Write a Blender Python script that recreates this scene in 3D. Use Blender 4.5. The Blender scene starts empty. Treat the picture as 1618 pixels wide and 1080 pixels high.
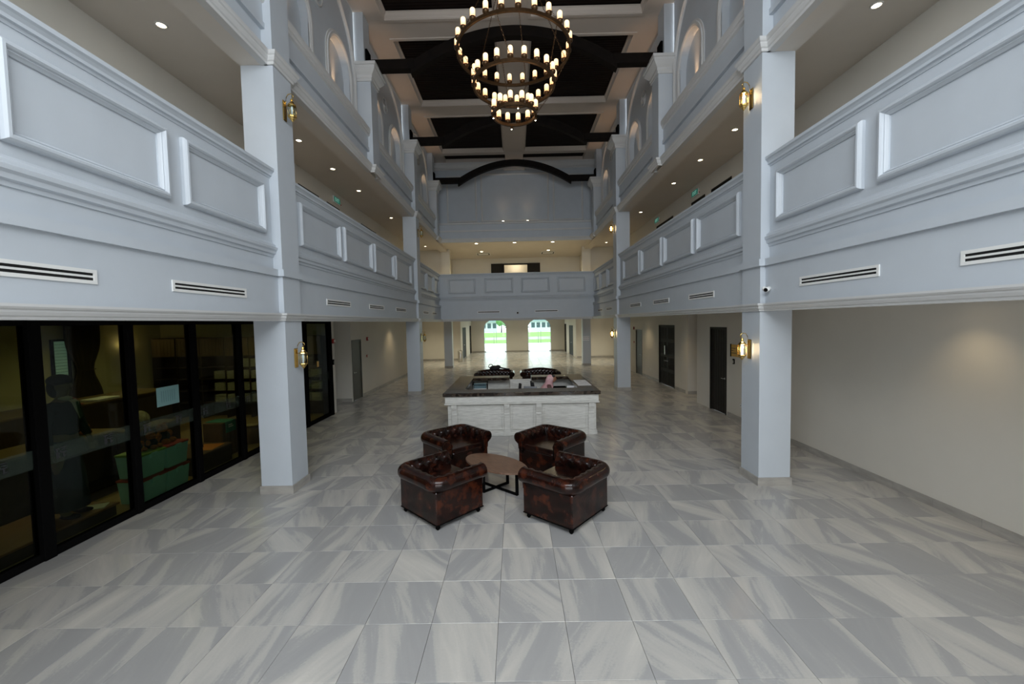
import bpy, math, random
from mathutils import Vector, Matrix
PI = math.pi
R = math.radians
random.seed(7)
S = bpy.context.scene
COL = S.collection

# ------------------------------------------------------------------ camera
cam_d = bpy.data.cameras.new('camera'); cam = bpy.data.objects.new('camera', cam_d); COL.objects.link(cam)
S.camera = cam
FPX, YAW, PITCH, ROLL = 643.0, -0.0095, -0.0485, -0.0205
cam_d.sensor_width = 36.0; cam_d.lens = FPX / 1618 * 36.0
cam_d.clip_start = 0.05; cam_d.clip_end = 600
_f = Vector((math.sin(YAW) * math.cos(PITCH), math.cos(YAW) * math.cos(PITCH), math.sin(PITCH)))
_r = Vector((math.cos(YAW), -math.sin(YAW), 0)); _u = _r.cross(_f)
_r2 = math.cos(ROLL) * _r + math.sin(ROLL) * _u; _u2 = -math.sin(ROLL) * _r + math.cos(ROLL) * _u
m = Matrix(((_r2.x, _u2.x, -_f.x, -0.09), (_r2.y, _u2.y, -_f.y, 0.0), (_r2.z, _u2.z, -_f.z, 2.6875), (0, 0, 0, 1)))
cam.matrix_world = m

# ------------------------------------------------------------------ world, exposure
S.view_settings.view_transform = 'Standard'; S.view_settings.look = 'None'
S.view_settings.exposure = 0.0; S.view_settings.gamma = 1.0; S.view_settings.use_curve_mapping = False
W = bpy.data.worlds.new('sky'); S.world = W; W.use_nodes = True
bg = W.node_tree.nodes['Background']; bg.inputs[0].default_value = (0.88, 0.95, 1.0, 1); bg.inputs[1].default_value = 3.2
S.cycles.max_bounces = 8; S.cycles.diffuse_bounces = 5; S.cycles.glossy_bounces = 3; S.cycles.transparent_max_bounces = 12
S.cycles.sample_clamp_indirect = 4.0
S.cycles.caustics_reflective = False; S.cycles.caustics_refractive = False

def lamp(name, typ, loc, energy, color, rot=(0, 0, 0), parent=None, **kw):
    d = bpy.data.lights.new(name, typ); d.energy = energy; d.color = color
    for k, v in kw.items(): setattr(d, k, v)
    o = bpy.data.objects.new(name, d); COL.objects.link(o); o.location = loc; o.rotation_euler = rot
    if parent: o.parent = parent
    return o
DAY = (0.92, 0.965, 1.0)
# daylight that falls in through the tall window behind the camera
lamp('window_daylight', 'AREA', (0, -0.75, 7.2), 385, DAY, (R(52), 0, 0), shape='RECTANGLE', size=7.2, size_y=3.0)
lamp('door_daylight', 'AREA', (0, -0.75, 1.35), 38, (1.0, 0.98, 0.96), (R(90), 0, 0), shape='RECTANGLE', size=5.0, size_y=2.3)

# ------------------------------------------------------------------ materials
MATS = {}
def mat(name, col, rough=0.5, metal=0.0, noise=0.0, nscale=8.0, bump=0.0, bscale=40.0, spec=None, coat=0.0, emit=None, estr=0.0, stretch=None, col2=None):
    if name in MATS: return MATS[name]
    M_ = bpy.data.materials.new(name); M_.use_nodes = True; nt = M_.node_tree; b = nt.nodes['Principled BSDF']
    b.inputs['Base Color'].default_value = (*col, 1); b.inputs['Roughness'].default_value = rough; b.inputs['Metallic'].default_value = metal
    if spec is not None: b.inputs['Specular IOR Level'].default_value = spec
    if coat: b.inputs['Coat Weight'].default_value = coat; b.inputs['Coat Roughness'].default_value = 0.1
    if emit: b.inputs['Emission Color'].default_value = (*emit, 1); b.inputs['Emission Strength'].default_value = estr
    if noise or bump or col2:
        tc = nt.nodes.new('ShaderNodeTexCoord'); mp = nt.nodes.new('ShaderNodeMapping'); nt.links.new(tc.outputs['Object'], mp.inputs[0])
        if stretch: mp.inputs['Scale'].default_value = stretch
        n = nt.nodes.new('ShaderNodeTexNoise'); n.inputs['Scale'].default_value = nscale; n.inputs['Detail'].default_value = 4
        nt.links.new(mp.outputs[0], n.inputs['Vector'])
        cr = nt.nodes.new('ShaderNodeValToRGB'); cr.color_ramp.elements[0].position = 0.3; cr.color_ramp.elements[1].position = 0.7
        c2 = col2 if col2 else tuple(min(1, c * (1 + noise)) for c in col); c1 = col if col2 else tuple(c * (1 - noise) for c in col)
        cr.color_ramp.elements[0].color = (*c1, 1); cr.color_ramp.elements[1].color = (*c2, 1)
        nt.links.new(n.outputs[0], cr.inputs[0]); nt.links.new(cr.outputs[0], b.inputs['Base Color'])
        if bump:
            n2 = nt.nodes.new('ShaderNodeTexNoise'); n2.inputs['Scale'].default_value = bscale; n2.inputs['Detail'].default_value = 3
            nt.links.new(mp.outputs[0], n2.inputs['Vector'])
            bp = nt.nodes.new('ShaderNodeBump'); bp.inputs['Strength'].default_value = bump; bp.inputs['Distance'].default_value = 0.01
            nt.links.new(n2.outputs[0], bp.inputs['Height']); nt.links.new(bp.outputs[0], b.inputs['Normal'])
    MATS[name] = M_
    return M_

paint = mat('hall_paint', (0.515, 0.555, 0.60), 0.45, noise=0.02, nscale=3, bump=0.08, bscale=120)
mould = mat('moulding_paint', (0.60, 0.60, 0.595), 0.4, noise=0.02, nscale=3)
cream = mat('cream_wall_paint', (0.66, 0.63, 0.565), 0.6, noise=0.02, nscale=1.5, bump=0.05, bscale=90)
whitewall = mat('ceiling_paint', (0.66, 0.61, 0.55), 0.65, noise=0.02, nscale=2)
soffitm = mat('soffit_paint', (0.55, 0.48, 0.42), 0.6, noise=0.02, nscale=2)
darkwood = mat('dark_stained_timber', (0.003, 0.0017, 0.0012), 0.65, nscale=6, stretch=(1, 1, 1), col2=(0.007, 0.004, 0.0025), bump=0.1, spec=0.15)
slatm = mat('dark_ceiling_boards', (0.004, 0.0022, 0.0016), 0.6, spec=0.15, nscale=5, stretch=(0.3, 6, 1), col2=(0.011, 0.005, 0.003))
blackm = mat('black_metal', (0.005, 0.005, 0.005), 0.8, spec=0.0)
blackgap = mat('black_slot', (0.004, 0.004, 0.004), 0.9)
brass = mat('polished_brass', (0.72, 0.50, 0.17), 0.2, metal=1.0)
bronze = mat('aged_bronze', (0.10, 0.055, 0.025), 0.38, metal=0.8, noise=0.2, nscale=20)
whitem = mat('white_plastic', (0.75, 0.75, 0.73), 0.4)
chrome = mat('brushed_steel', (0.55, 0.54, 0.52), 0.3, metal=1.0, noise=0.05, nscale=20)
redm = mat('red_plastic', (0.35, 0.02, 0.02), 0.35)
doordark = mat('dark_door_laminate', (0.012, 0.010, 0.008), 0.6, spec=0.2, nscale=8, stretch=(4, 4, 0.5), col2=(0.022, 0.019, 0.015))
doorgrey = mat('grey_green_door_paint', (0.055, 0.055, 0.045), 0.5, noise=0.08)
skirt = mat('stone_skirting', (0.36, 0.34, 0.31), 0.4, noise=0.15, nscale=4, stretch=(1, 1, 3))
groutm = mat('grout', (0.16, 0.155, 0.15), 0.9)
tablewood = mat('walnut_top', (0.10, 0.052, 0.032), 0.42, nscale=7, stretch=(1, 9, 1), col2=(0.21, 0.12, 0.08))
whitewood = mat('whitewashed_oak', (0.50, 0.49, 0.46), 0.5, nscale=6, stretch=(1, 1, 9), col2=(0.70, 0.69, 0.65), bump=0.15)
clothblack = mat('black_nylon', (0.012, 0.012, 0.014), 0.7, noise=0.3, nscale=30, bump=0.3, bscale=60)
paperm = mat('white_paper', (0.78, 0.78, 0.80), 0.7)
inkm = mat('black_print', (0.03, 0.03, 0.035), 0.8)
goldm = mat('gold_sign', (0.62, 0.36, 0.05), 0.35, metal=0.3)
greensign = mat('green_sign_panel', (0.01, 0.16, 0.11), 0.4, emit=(0.02, 0.28, 0.2), estr=0.25)
signwhite = mat('sign_letters', (0.6, 0.8, 0.72), 0.4, emit=(0.4, 0.8, 0.7), estr=0.25)
lampface = mat('lamp_glow', (1, 0.9, 0.75), 0.5, emit=(1.0, 0.80, 0.52), estr=14)
lampface2 = mat('lamp_glow_pale', (1, 0.95, 0.85), 0.5, emit=(1.0, 0.90, 0.66), estr=16)
bulbm = mat('bulb_glow', (1, 0.9, 0.7), 0.5, emit=(1.0, 0.68, 0.36), estr=60)
bulboff = mat('bulb_frosted', (0.75, 0.78, 0.8), 0.25)

def nodes_mat(name):
    M_ = bpy.data.materials.new(name); M_.use_nodes = True; MATS[name] = M_
    return M_, M_.node_tree, M_.node_tree.nodes['Principled BSDF']

def candle_mat():
    M_, nt, b = nodes_mat('candle_glass')
    tc = nt.nodes.new('ShaderNodeTexCoord'); sp = nt.nodes.new('ShaderNodeSeparateXYZ'); nt.links.new(tc.outputs['Generated'], sp.inputs[0])
    cr = nt.nodes.new('ShaderNodeValToRGB'); e = cr.color_ramp.elements
    e[0].position = 0.0; e[0].color = (0.80, 0.30, 0.08, 1); e[1].position = 0.75; e[1].color = (1.0, 0.74, 0.40, 1)
    nt.links.new(sp.outputs[2], cr.inputs[0]); nt.links.new(cr.outputs[0], b.inputs['Emission Color'])
    b.inputs['Base Color'].default_value = (0.85, 0.75, 0.6, 1); b.inputs['Emission Strength'].default_value = 1.7; b.inputs['Roughness'].default_value = 0.3
    return M_
candlem = candle_mat()

def glass_mat(name, tint, gloss=(0.9, 0.9, 0.9), refl=1.0):
    M_ = bpy.data.materials.new(name); M_.use_nodes = True; nt = M_.node_tree; nt.nodes.clear()
    out = nt.nodes.new('ShaderNodeOutputMaterial'); t = nt.nodes.new('ShaderNodeBsdfTransparent'); g = nt.nodes.new('ShaderNodeBsdfGlossy')
    t.inputs[0].default_value = (*tint, 1); g.inputs[0].default_value = (*gloss, 1); g.inputs['Roughness'].default_value = 0.02
    lw = nt.nodes.new('ShaderNodeLayerWeight'); lw.inputs['Blend'].default_value = 0.5
    pw = nt.nodes.new('ShaderNodeMath'); pw.operation = 'POWER'; pw.inputs[1].default_value = 5.0; nt.links.new(lw.outputs['Facing'], pw.inputs[0])
    fr = nt.nodes.new('ShaderNodeMath'); fr.operation = 'MULTIPLY_ADD'; fr.inputs[1].default_value = 0.7; fr.inputs[2].default_value = 0.025; nt.links.new(pw.outputs[0], fr.inputs[0])
    mx = nt.nodes.new('ShaderNodeMixShader'); nt.links.new(fr.outputs[0], mx.inputs[0]); nt.links.new(t.outputs[0], mx.inputs[1]); nt.links.new(g.outputs[0], mx.inputs[2])
    nt.links.new(mx.outputs[0], out.inputs[0]); MATS[name] = M_
    return M_
glassdark = glass_mat('tinted_glass', (0.50, 0.55, 0.44), (0.5, 0.5, 0.5))
glassclear = glass_mat('clear_glass', (0.90, 0.96, 0.93))
def frost_mat():
    M_ = bpy.data.materials.new('frosted_film'); M_.use_nodes = True; nt = M_.node_tree; nt.nodes.clear()
    out = nt.nodes.new('ShaderNodeOutputMaterial'); t = nt.nodes.new('ShaderNodeBsdfTransparent'); d = nt.nodes.new('ShaderNodeBsdfDiffuse')
    d.inputs[0].default_value = (0.10, 0.13, 0.11, 1); mx = nt.nodes.new('ShaderNodeMixShader'); mx.inputs[0].default_value = 0.17
    nt.links.new(t.outputs[0], mx.inputs[1]); nt.links.new(d.outputs[0], mx.inputs[2]); nt.links.new(mx.outputs[0], out.inputs[0])
    return M_
frost = frost_mat()
def film_mat():
    M_ = bpy.data.materials.new('white_film'); M_.use_nodes = True; nt = M_.node_tree; nt.nodes.clear()
    out = nt.nodes.new('ShaderNodeOutputMaterial'); t = nt.nodes.new('ShaderNodeBsdfTranslucent'); d = nt.nodes.new('ShaderNodeBsdfDiffuse')
    t.inputs[0].default_value = (.95, .97, .95, 1); d.inputs[0].default_value = (.85, .87, .86, 1); mx = nt.nodes.new('ShaderNodeMixShader'); mx.inputs[0].default_value = 0.25
    nt.links.new(t.outputs[0], mx.inputs[1]); nt.links.new(d.outputs[0], mx.inputs[2]); nt.links.new(mx.outputs[0], out.inputs[0])
    return M_
frostw = film_mat()

def leather_mat(name, ca, cb, cc):
    M_, nt, b = nodes_mat(name)
    tc = nt.nodes.new('ShaderNodeTexCoord')
    n = nt.nodes.new('ShaderNodeTexNoise'); n.inputs['Scale'].default_value = 8; n.inputs['Detail'].default_value = 4; n.inputs['Roughness'].default_value = 0.5
    nt.links.new(tc.outputs['Object'], n.inputs['Vector'])
    cr = nt.nodes.new('ShaderNodeValToRGB'); e = cr.color_ramp.elements
    e[0].position = 0.36; e[0].color = (*ca, 1); e[1].position = 0.72; e[1].color = (*cc, 1)
    x = e.new(0.54); x.color = (*cb, 1)
    nt.links.new(n.outputs[0], cr.inputs[0]); nt.links.new(cr.outputs[0], b.inputs['Base Color'])
    b.inputs['Roughness'].default_value = 0.17; b.inputs['Specular IOR Level'].default_value = 0.32
    n2 = nt.nodes.new('ShaderNodeTexNoise'); n2.inputs['Scale'].default_value = 28; n2.inputs['Detail'].default_value = 3
    nt.links.new(tc.outputs['Object'], n2.inputs['Vector'])
    bp = nt.nodes.new('ShaderNodeBump'); bp.inputs['Strength'].default_value = 0.16; bp.inputs['Distance'].default_value = 0.01
    nt.links.new(n2.outputs[0], bp.inputs['Height']); nt.links.new(bp.outputs[0], b.inputs['Normal'])
    return M_
leather = leather_mat('antiqued_oxblood_leather', (0.0045, 0.0022, 0.0018), (0.019, 0.0055, 0.0035), (0.062, 0.0155, 0.0062))

btnm = mat('glossy_leather_button', (0.03, 0.008, 0.005), 0.12, spec=0.8)
X0, Y0, TW = -0.297, 2.923, 0.6
def tile_mat():
    M_, nt, b = nodes_mat('veined_grey_stone')
    N = nt.nodes.new; L = nt.links.new
    def math_(op, a=None, bb=None, va=0.0, vb=0.0):
        n = N('ShaderNodeMath'); n.operation = op; n.inputs[0].default_value = va; n.inputs[1].default_value = vb
        if a is not None: L(a, n.inputs[0])
        if bb is not None: L(bb, n.inputs[1])
        return n.outputs[0]
    g = N('ShaderNodeNewGeometry'); sp = N('ShaderNodeSeparateXYZ'); L(g.outputs['Position'], sp.inputs[0])
    cx = math_('FLOOR', math_('DIVIDE', math_('SUBTRACT', sp.outputs[0], None, 0, X0), None, 0, TW))
    cy = math_('FLOOR', math_('DIVIDE', math_('SUBTRACT', sp.outputs[1], None, 0, Y0), None, 0, TW))
    cell = N('ShaderNodeCombineXYZ'); L(cx, cell.inputs[0]); L(cy, cell.inputs[1])
    wn = N('ShaderNodeTexWhiteNoise'); wn.noise_dimensions = '2D'; L(cell.outputs[0], wn.inputs['Vector'])
    rc = N('ShaderNodeSeparateColor'); L(wn.outputs['Color'], rc.inputs[0])
    # vein direction: mostly along the hall, leaning either way
    ang = math_('MULTIPLY', math_('SUBTRACT', wn.outputs['Value'], None, 0, 0.5), None, 0, 1.5)
    ang = math_('ADD', ang, None, 0, -0.15)
    off = N('ShaderNodeVectorMath'); off.operation = 'SCALE'; L(wn.outputs['Color'], off.inputs[0]); off.inputs['Scale'].default_value = 37.0
    po = N('ShaderNodeVectorMath'); po.operation = 'ADD'; L(g.outputs['Position'], po.inputs[0]); L(off.outputs[0], po.inputs[1])
    vr = N('ShaderNodeVectorRotate'); vr.rotation_type = 'Z_AXIS'; L(po.outputs[0], vr.inputs['Vector']); L(ang, vr.inputs['Angle'])
    mp = N('ShaderNodeMapping'); mp.inputs['Scale'].default_value = (2.9, 0.45, 1); L(vr.outputs[0], mp.inputs[0])
    n1 = N('ShaderNodeTexNoise'); n1.inputs['Scale'].default_value = 1.0; n1.inputs['Detail'].default_value = 2.5; n1.inputs['Roughness'].default_value = 0.5; n1.inputs['Distortion'].default_value = 0.5
    L(mp.outputs[0], n1.inputs['Vector'])
    mp2 = N('ShaderNodeMapping'); mp2.inputs['Scale'].default_value = (16, 2.2, 1); L(vr.outputs[0], mp2.inputs[0])
    n2 = N('ShaderNodeTexNoise'); n2.inputs['Scale'].default_value = 1.0; n2.inputs['Detail'].default_value = 5; n2.inputs['Distortion'].default_value = 0.8; L(mp2.outputs[0], n2.inputs['Vector'])
    n3 = N('ShaderNodeTexNoise'); n3.inputs['Scale'].default_value = 55.0; n3.inputs['Detail'].default_value = 4; L(g.outputs['Position'], n3.inputs['Vector'])
    v = math_('ADD', math_('MULTIPLY', n1.outputs[0], None, 0, 1.0), math_('MULTIPLY', n2.outputs[0], None, 0, 0.26))
    v = math_('ADD', v, math_('MULTIPLY', n3.outputs[0], None, 0, 0.10))
    v = math_('ADD', v, math_('MULTIPLY', rc.outputs[1], None, 0, 0.10))
    cr = N('ShaderNodeValToRGB'); e = cr.color_ramp.elements
    e[0].position = 0.58; e[0].color = (0.359, 0.355, 0.351, 1); e[1].position = 0.98; e[1].color = (0.593, 0.565, 0.518, 1)
    for p, c in ((0.69, (0.382, 0.377, 0.369)), (0.735, (0.462, 0.447, 0.423)), (0.84, (0.513, 0.492, 0.458))):
        x = e.new(p); x.color = (*c, 1)
    L(v, cr.inputs[0]); L(cr.outputs[0], b.inputs['Base Color'])
    rr = N('ShaderNodeMapRange'); rr.inputs['To Min'].default_value = 0.16; rr.inputs['To Max'].default_value = 0.30; L(n2.outputs[0], rr.inputs[0]); L(rr.outputs[0], b.inputs['Roughness'])
    b.inputs['Specular IOR Level'].default_value = 0.5
    bp = N('ShaderNodeBump'); bp.inputs['Strength'].default_value = 0.04; bp.inputs['Distance'].default_value = 0.01; L(n3.outputs[0], bp.inputs['Height']); L(bp.outputs[0], b.inputs['Normal'])
    return M_
tilem = tile_mat()

def marble_mat():
    M_, nt, b = nodes_mat('dark_emperador_marble')
    tc = nt.nodes.new('ShaderNodeTexCoord'); n = nt.nodes.new('ShaderNodeTexNoise'); n.inputs['Scale'].default_value = 6; n.inputs['Detail'].default_value = 8; n.inputs['Distortion'].default_value = 1.5
    nt.links.new(tc.outputs['Object'], n.inputs['Vector'])
    cr = nt.nodes.new('ShaderNodeValToRGB'); e = cr.color_ramp.elements
    e[0].position = 0.40; e[0].color = (0.014, 0.009, 0.007, 1); e[1].position = 0.62; e[1].color = (0.05, 0.035, 0.025, 1)
    x = e.new(0.51); x.color = (0.022, 0.014, 0.010, 1); x = e.new(0.525); x.color = (0.14, 0.11, 0.08, 1); x = e.new(0.54); x.color = (0.03, 0.02, 0.014, 1)
    nt.links.new(n.outputs[0], cr.inputs[0]); nt.links.new(cr.outputs[0], b.inputs['Base Color']); b.inputs['Roughness'].default_value = 0.12
    return M_
marble = marble_mat()

def plaid_mat():
    M_, nt, b = nodes_mat('blue_plaid_cloth')
    tc = nt.nodes.new('ShaderNodeTexCoord'); ck = nt.nodes.new('ShaderNodeTexChecker'); ck.inputs['Scale'].default_value = 26
    ck.inputs[1].default_value = (0.02, 0.04, 0.07, 1); ck.inputs[2].default_value = (0.13, 0.17, 0.18, 1)
    nt.links.new(tc.outputs['Object'], ck.inputs[0]); nt.links.new(ck.outputs[0], b.inputs['Base Color']); b.inputs['Roughness'].default_value = 0.9
    return M_
plaid = plaid_mat()

# ------------------------------------------------------------------ building helpers
def tagged(o, label=None, cat=None, group=None, kind=None):
    if label: o['label'] = label
    if cat: o['category'] = cat
    if group: o['group'] = group
    if kind: o['kind'] = kind
    return o
def thing(name, loc, label=None, cat=None, group=None, rz=0.0, kind=None):
    o = bpy.data.objects.new(name, None); COL.objects.link(o); o.location = loc; o.rotation_euler = (0, 0, rz); o.empty_display_size = 0.1
    return tagged(o, label, cat, group, kind)
def parent_offset(p):
    return p.location if p is not None else Vector((0, 0, 0))

class MB:
    """Collects boxes, prisms, sweeps and lathes and links them as one mesh object."""
    def __init__(s): s.v = []; s.f = []; s.sm = []
    def add(s, vs, fs, smooth=False):
        b = len(s.v); s.v += [tuple(v) for v in vs]; s.f += [tuple(i + b for i in f) for f in fs]; s.sm += [smooth] * len(fs); return s
    def box(s, x0, x1, y0, y1, z0, z1):
        if x0 > x1: x0, x1 = x1, x0
        if y0 > y1: y0, y1 = y1, y0
        v = [(x0, y0, z0), (x1, y0, z0), (x1, y1, z0), (x0, y1, z0), (x0, y0, z1), (x1, y0, z1), (x1, y1, z1), (x0, y1, z1)]
        return s.add(v, [(0, 3, 2, 1), (4, 5, 6, 7), (0, 1, 5, 4), (1, 2, 6, 5), (2, 3, 7, 6), (3, 0, 4, 7)])
    def cbox(s, x0, x1, y0, y1, z0, z1, c=0.01):
        """box with chamfered edges"""
        if x0 > x1: x0, x1 = x1, x0
        if y0 > y1: y0, y1 = y1, y0
        c = min(c, (x1 - x0) * .49, (y1 - y0) * .49, (z1 - z0) * .49)
        def ring(z, i): return [(x0 + i, y0 + c, z), (x0 + c, y0 + i, z), (x1 - c, y0 + i, z), (x1 - i, y0 + c, z), (x1 - i, y1 - c, z), (x1 - c, y1 - i, z), (x0 + c, y1 - i, z), (x0 + i, y1 - c, z)]
        def top(z): return [(x0 + c, y0 + c, z)] * 2 + [(x1 - c, y0 + c, z)] * 2 + [(x1 - c, y1 - c, z)] * 2 + [(x0 + c, y1 - c, z)] * 2
        rs = [[(x0 + c, y0 + c, z0), (x1 - c, y0 + c, z0), (x1 - c, y1 - c, z0), (x0 + c, y1 - c, z0)], ring(z0 + c, 0), ring(z1 - c, 0), [(x0 + c, y0 + c, z1), (x1 - c, y0 + c, z1), (x1 - c, y1 - c, z1), (x0 + c, y1 - c, z1)]]
        v = rs[0] + rs[1] + rs[2] + rs[3]; f = [(3, 2, 1, 0), (20, 21, 22, 23)]
        for i in range(8): f.append((4 + i, 4 + (i + 1) % 8, 12 + (i + 1) % 8, 12 + i))
        for k in range(4):
            a = 1 + 2 * k; bb = (2 + 2 * k) % 8          # side edges
            f.append((k, (k + 1) % 4, 4 + bb, 4 + a)); f.append((12 + a, 12 + bb, 20 + (k + 1) % 4, 20 + k))
            f.append((k, 4 + a, 4 + (a - 1))); f.append((20 + k, 12 + (a - 1), 12 + a))
        return s.add(v, f)
    def prism_y(s, prof, y0, y1, cap=True, smooth=False):
        """closed profile [(x,z)] extruded along Y"""
        n = len(prof); v = [(x, y0, z) for x, z in prof] + [(x, y1, z) for x, z in prof]
        f = [(i, (i + 1) % n, n + (i + 1) % n, n + i) for i in range(n)]
        if cap: f += [tuple(range(n - 1, -1, -1)), tuple(range(n, 2 * n))]
        return s.add(v, f, smooth)
    def prism_x(s, prof, x0, x1, cap=True):
        n = len(prof); v = [(x0, y, z) for y, z in prof] + [(x1, y, z) for y, z in prof]
        f = [(i, (i + 1) % n, n + (i + 1) % n, n + i) for i in range(n)]
        if cap: f += [tuple(range(n - 1, -1, -1)), tuple(range(n, 2 * n))]
        return s.add(v, f)
    def lathe(s, prof, c=(0, 0, 0), seg=16, smooth=True, axis='Z'):
        v = []; f = []; n = len(prof)
        for r, z in prof:
            for k in range(seg):
                a = 2 * PI * k / seg
                if axis == 'Z': v.append((c[0] + r * math.cos(a), c[1] + r * math.sin(a), c[2] + z))
                elif axis == 'X': v.append((c[0] + z, c[1] + r * math.cos(a), c[2] + r * math.sin(a)))
                else: v.append((c[0] + r * math.sin(a), c[1] + z, c[2] + r * math.cos(a)))
        for i in range(n - 1):
            for k in range(seg): f.append((i * seg + k, i * seg + (k + 1) % seg, (i + 1) * seg + (k + 1) % seg, (i + 1) * seg + k))
        f.append(tuple(range(seg - 1, -1, -1))); f.append(tuple((n - 1) * seg + k for k in range(seg)))
        return s.add(v, f, smooth)
    def tube(s, pts, r, seg=8, closed=False, smooth=True):
        pts = [Vector(p) for p in pts]; n = len(pts); v = []; f = []
        rad = r if isinstance(r, (list, tuple)) else [r] * n
        up = Vector((0, 0, 1))
        for i, p in enumerate(pts):
            a = pts[(i - 1) % n] if (closed or i > 0) else p; b = pts[(i + 1) % n] if (closed or i < n - 1) else p
            d = (b - a).normalized(); q = up if abs(d.dot(up)) < 0.95 else Vector((1, 0, 0))
            e1 = d.cross(q).normalized(); e2 = d.cross(e1)
            for k in range(seg):
                t = 2 * PI * k / seg; v.append(p + rad[i] * (math.cos(t) * e1 + math.sin(t) * e2))
        for i in range(n if closed else n - 1):
            j = (i + 1) % n
            for k in range(seg): f.append((i * seg + k, j * seg + k, j * seg + (k + 1) % seg, i * seg + (k + 1) % seg))
        if not closed: f.append(tuple(range(seg))); f.append(tuple((n - 1) * seg + k for k in range(seg - 1, -1, -1)))
        return s.add(v, f, smooth)
    def ball(s, c, r, seg=12, rings=8, sc=(1, 1, 1)):
        pr = [(max(1e-4, r * math.sin(PI * i / rings)), -r * math.cos(PI * i / rings)) for i in range(rings + 1)]
        b = len(s.v); s.lathe(pr, (0, 0, 0), seg)
        s.v[b:] = [(c[0] + x * sc[0], c[1] + y * sc[1], c[2] + z * sc[2]) for x, y, z in s.v[b:]]
        return s
    def ringband(s, c, R_, w, z0, z1, seg=64):
        """flat hoop"""
        v = []; f = []
        for k in range(seg):
            a = 2 * PI * k / seg
            for r_, z in ((R_ - w, z0), (R_ + w, z0), (R_ + w, z1), (R_ - w, z1)): v.append((c[0] + r_ * math.cos(a), c[1] + r_ * math.sin(a), c[2] + z))
        for k in range(seg):
            j = (k + 1) % seg
            for q in range(4): f.append((k * 4 + q, j * 4 + q, j * 4 + (q + 1) % 4, k * 4 + (q + 1) % 4))
        return s.add(v, f)
    def frame(s, rect, prof, place):
        """mitred rectangular moulding. rect=(a0,a1,b0,b1); prof [(inset, height)] closed; place(a,b,h)->xyz"""
        a0, a1, b0, b1 = rect; n = len(prof); v = []; f = []
        for ca, cb, sa, sb in ((a0, b0, 1, 1), (a1, b0, -1, 1), (a1, b1, -1, -1), (a0, b1, 1, -1)):
            for i, h in prof: v.append(place(ca + sa * i, cb + sb * i, h))
        for k in range(4):
            j = (k + 1) % 4
            for q in range(n): f.append((k * n + q, j * n + q, j * n + (q + 1) % n, k * n + (q + 1) % n))
        return s.add(v, f)
    def mesh(s, name):
        me = bpy.data.meshes.new(name); me.from_pydata(s.v, [], s.f); me.update()
        me.polygons.foreach_set('use_smooth', s.sm)
        return me
    def build(s, name, material, parent=None, world=False, label=None, kind=None, fix=True):
        if world and parent is not None:
            o_ = parent.location if parent.parent is None else parent.location + parent.parent.location
            s.v = [(x - o_.x, y - o_.y, z - o_.z) for x, y, z in s.v]
        me = s.mesh(name)
        if fix:
            import bmesh
            bm = bmesh.new(); bm.from_mesh(me); bmesh.ops.recalc_face_normals(bm, faces=bm.faces); bm.to_mesh(me); bm.free()
        me.materials.append(material)
        o = bpy.data.objects.new(name, me); COL.objects.link(o)
        if parent is not None: o.parent = parent
        return tagged(o, label=label, kind=kind)

def dup_tree(o, parent=None):
    c = o.copy(); COL.objects.link(c)
    if parent is not None: c.parent = parent
    for ch in list(o.children): dup_tree(ch, c)
    return c
def text_obj(txt, size, material, name, parent, loc, rot, extrude=0.002, align='CENTER'):
    cu = bpy.data.curves.new('lettering', 'FONT'); cu.body = txt; cu.size = size; cu.extrude = extrude; cu.align_x = align; cu.align_y = 'CENTER'
    t = bpy.data.objects.new('lettering_source', cu); me = bpy.data.meshes.new_from_object(t); bpy.data.objects.remove(t); bpy.data.curves.remove(cu)
    me.materials.append(material); me.name = name
    o = bpy.data.objects.new(name, me); COL.objects.link(o); o.location = loc; o.rotation_euler = rot
    if parent is not None: o.parent = parent
    return o
def skin(name, joints, edges, material, parent=None, sub=2, root=0):
    import bmesh
    me = bpy.data.meshes.new(name); bm = bmesh.new(); lay = bm.verts.layers.skin.verify()
    vs = []
    for j in joints:
        v = bm.verts.new(j[:3]); rr = j[3] if isinstance(j[3], (tuple, list)) else (j[3], j[3]); v[lay].radius = rr; vs.append(v)
    vs[root][lay].use_root = True
    for a, b in edges: bm.edges.new((vs[a], vs[b]))
    bm.to_mesh(me); bm.free(); me.materials.append(material)
    o = bpy.data.objects.new(name, me); COL.objects.link(o)
    if parent is not None: o.parent = parent
    md = o.modifiers.new('skin', 'SKIN'); md.use_smooth_shade = True
    sd = o.modifiers.new('smooth', 'SUBSURF'); sd.levels = sub; sd.render_levels = sub
    return o

# ================================================================== THE SETTING
XI = 3.74            # inner face of the columns
XP = 3.88            # parapet face
XW = 5.70            # aisle walls
ZC, ZM = 2.78, 2.90  # underside of the gallery beam / top of its moulding
ZU, ZUM = 6.70, 6.88
ZT = 10.8            # soffit of the hall ceiling
COLY = [(-9, -8.5), (6.42, 6.92), (15.4, 15.9)]
PIL = [(1.92, 2.42), (10.9, 11.4), (19.7, 20.2)]
YEND = 20.4

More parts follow.
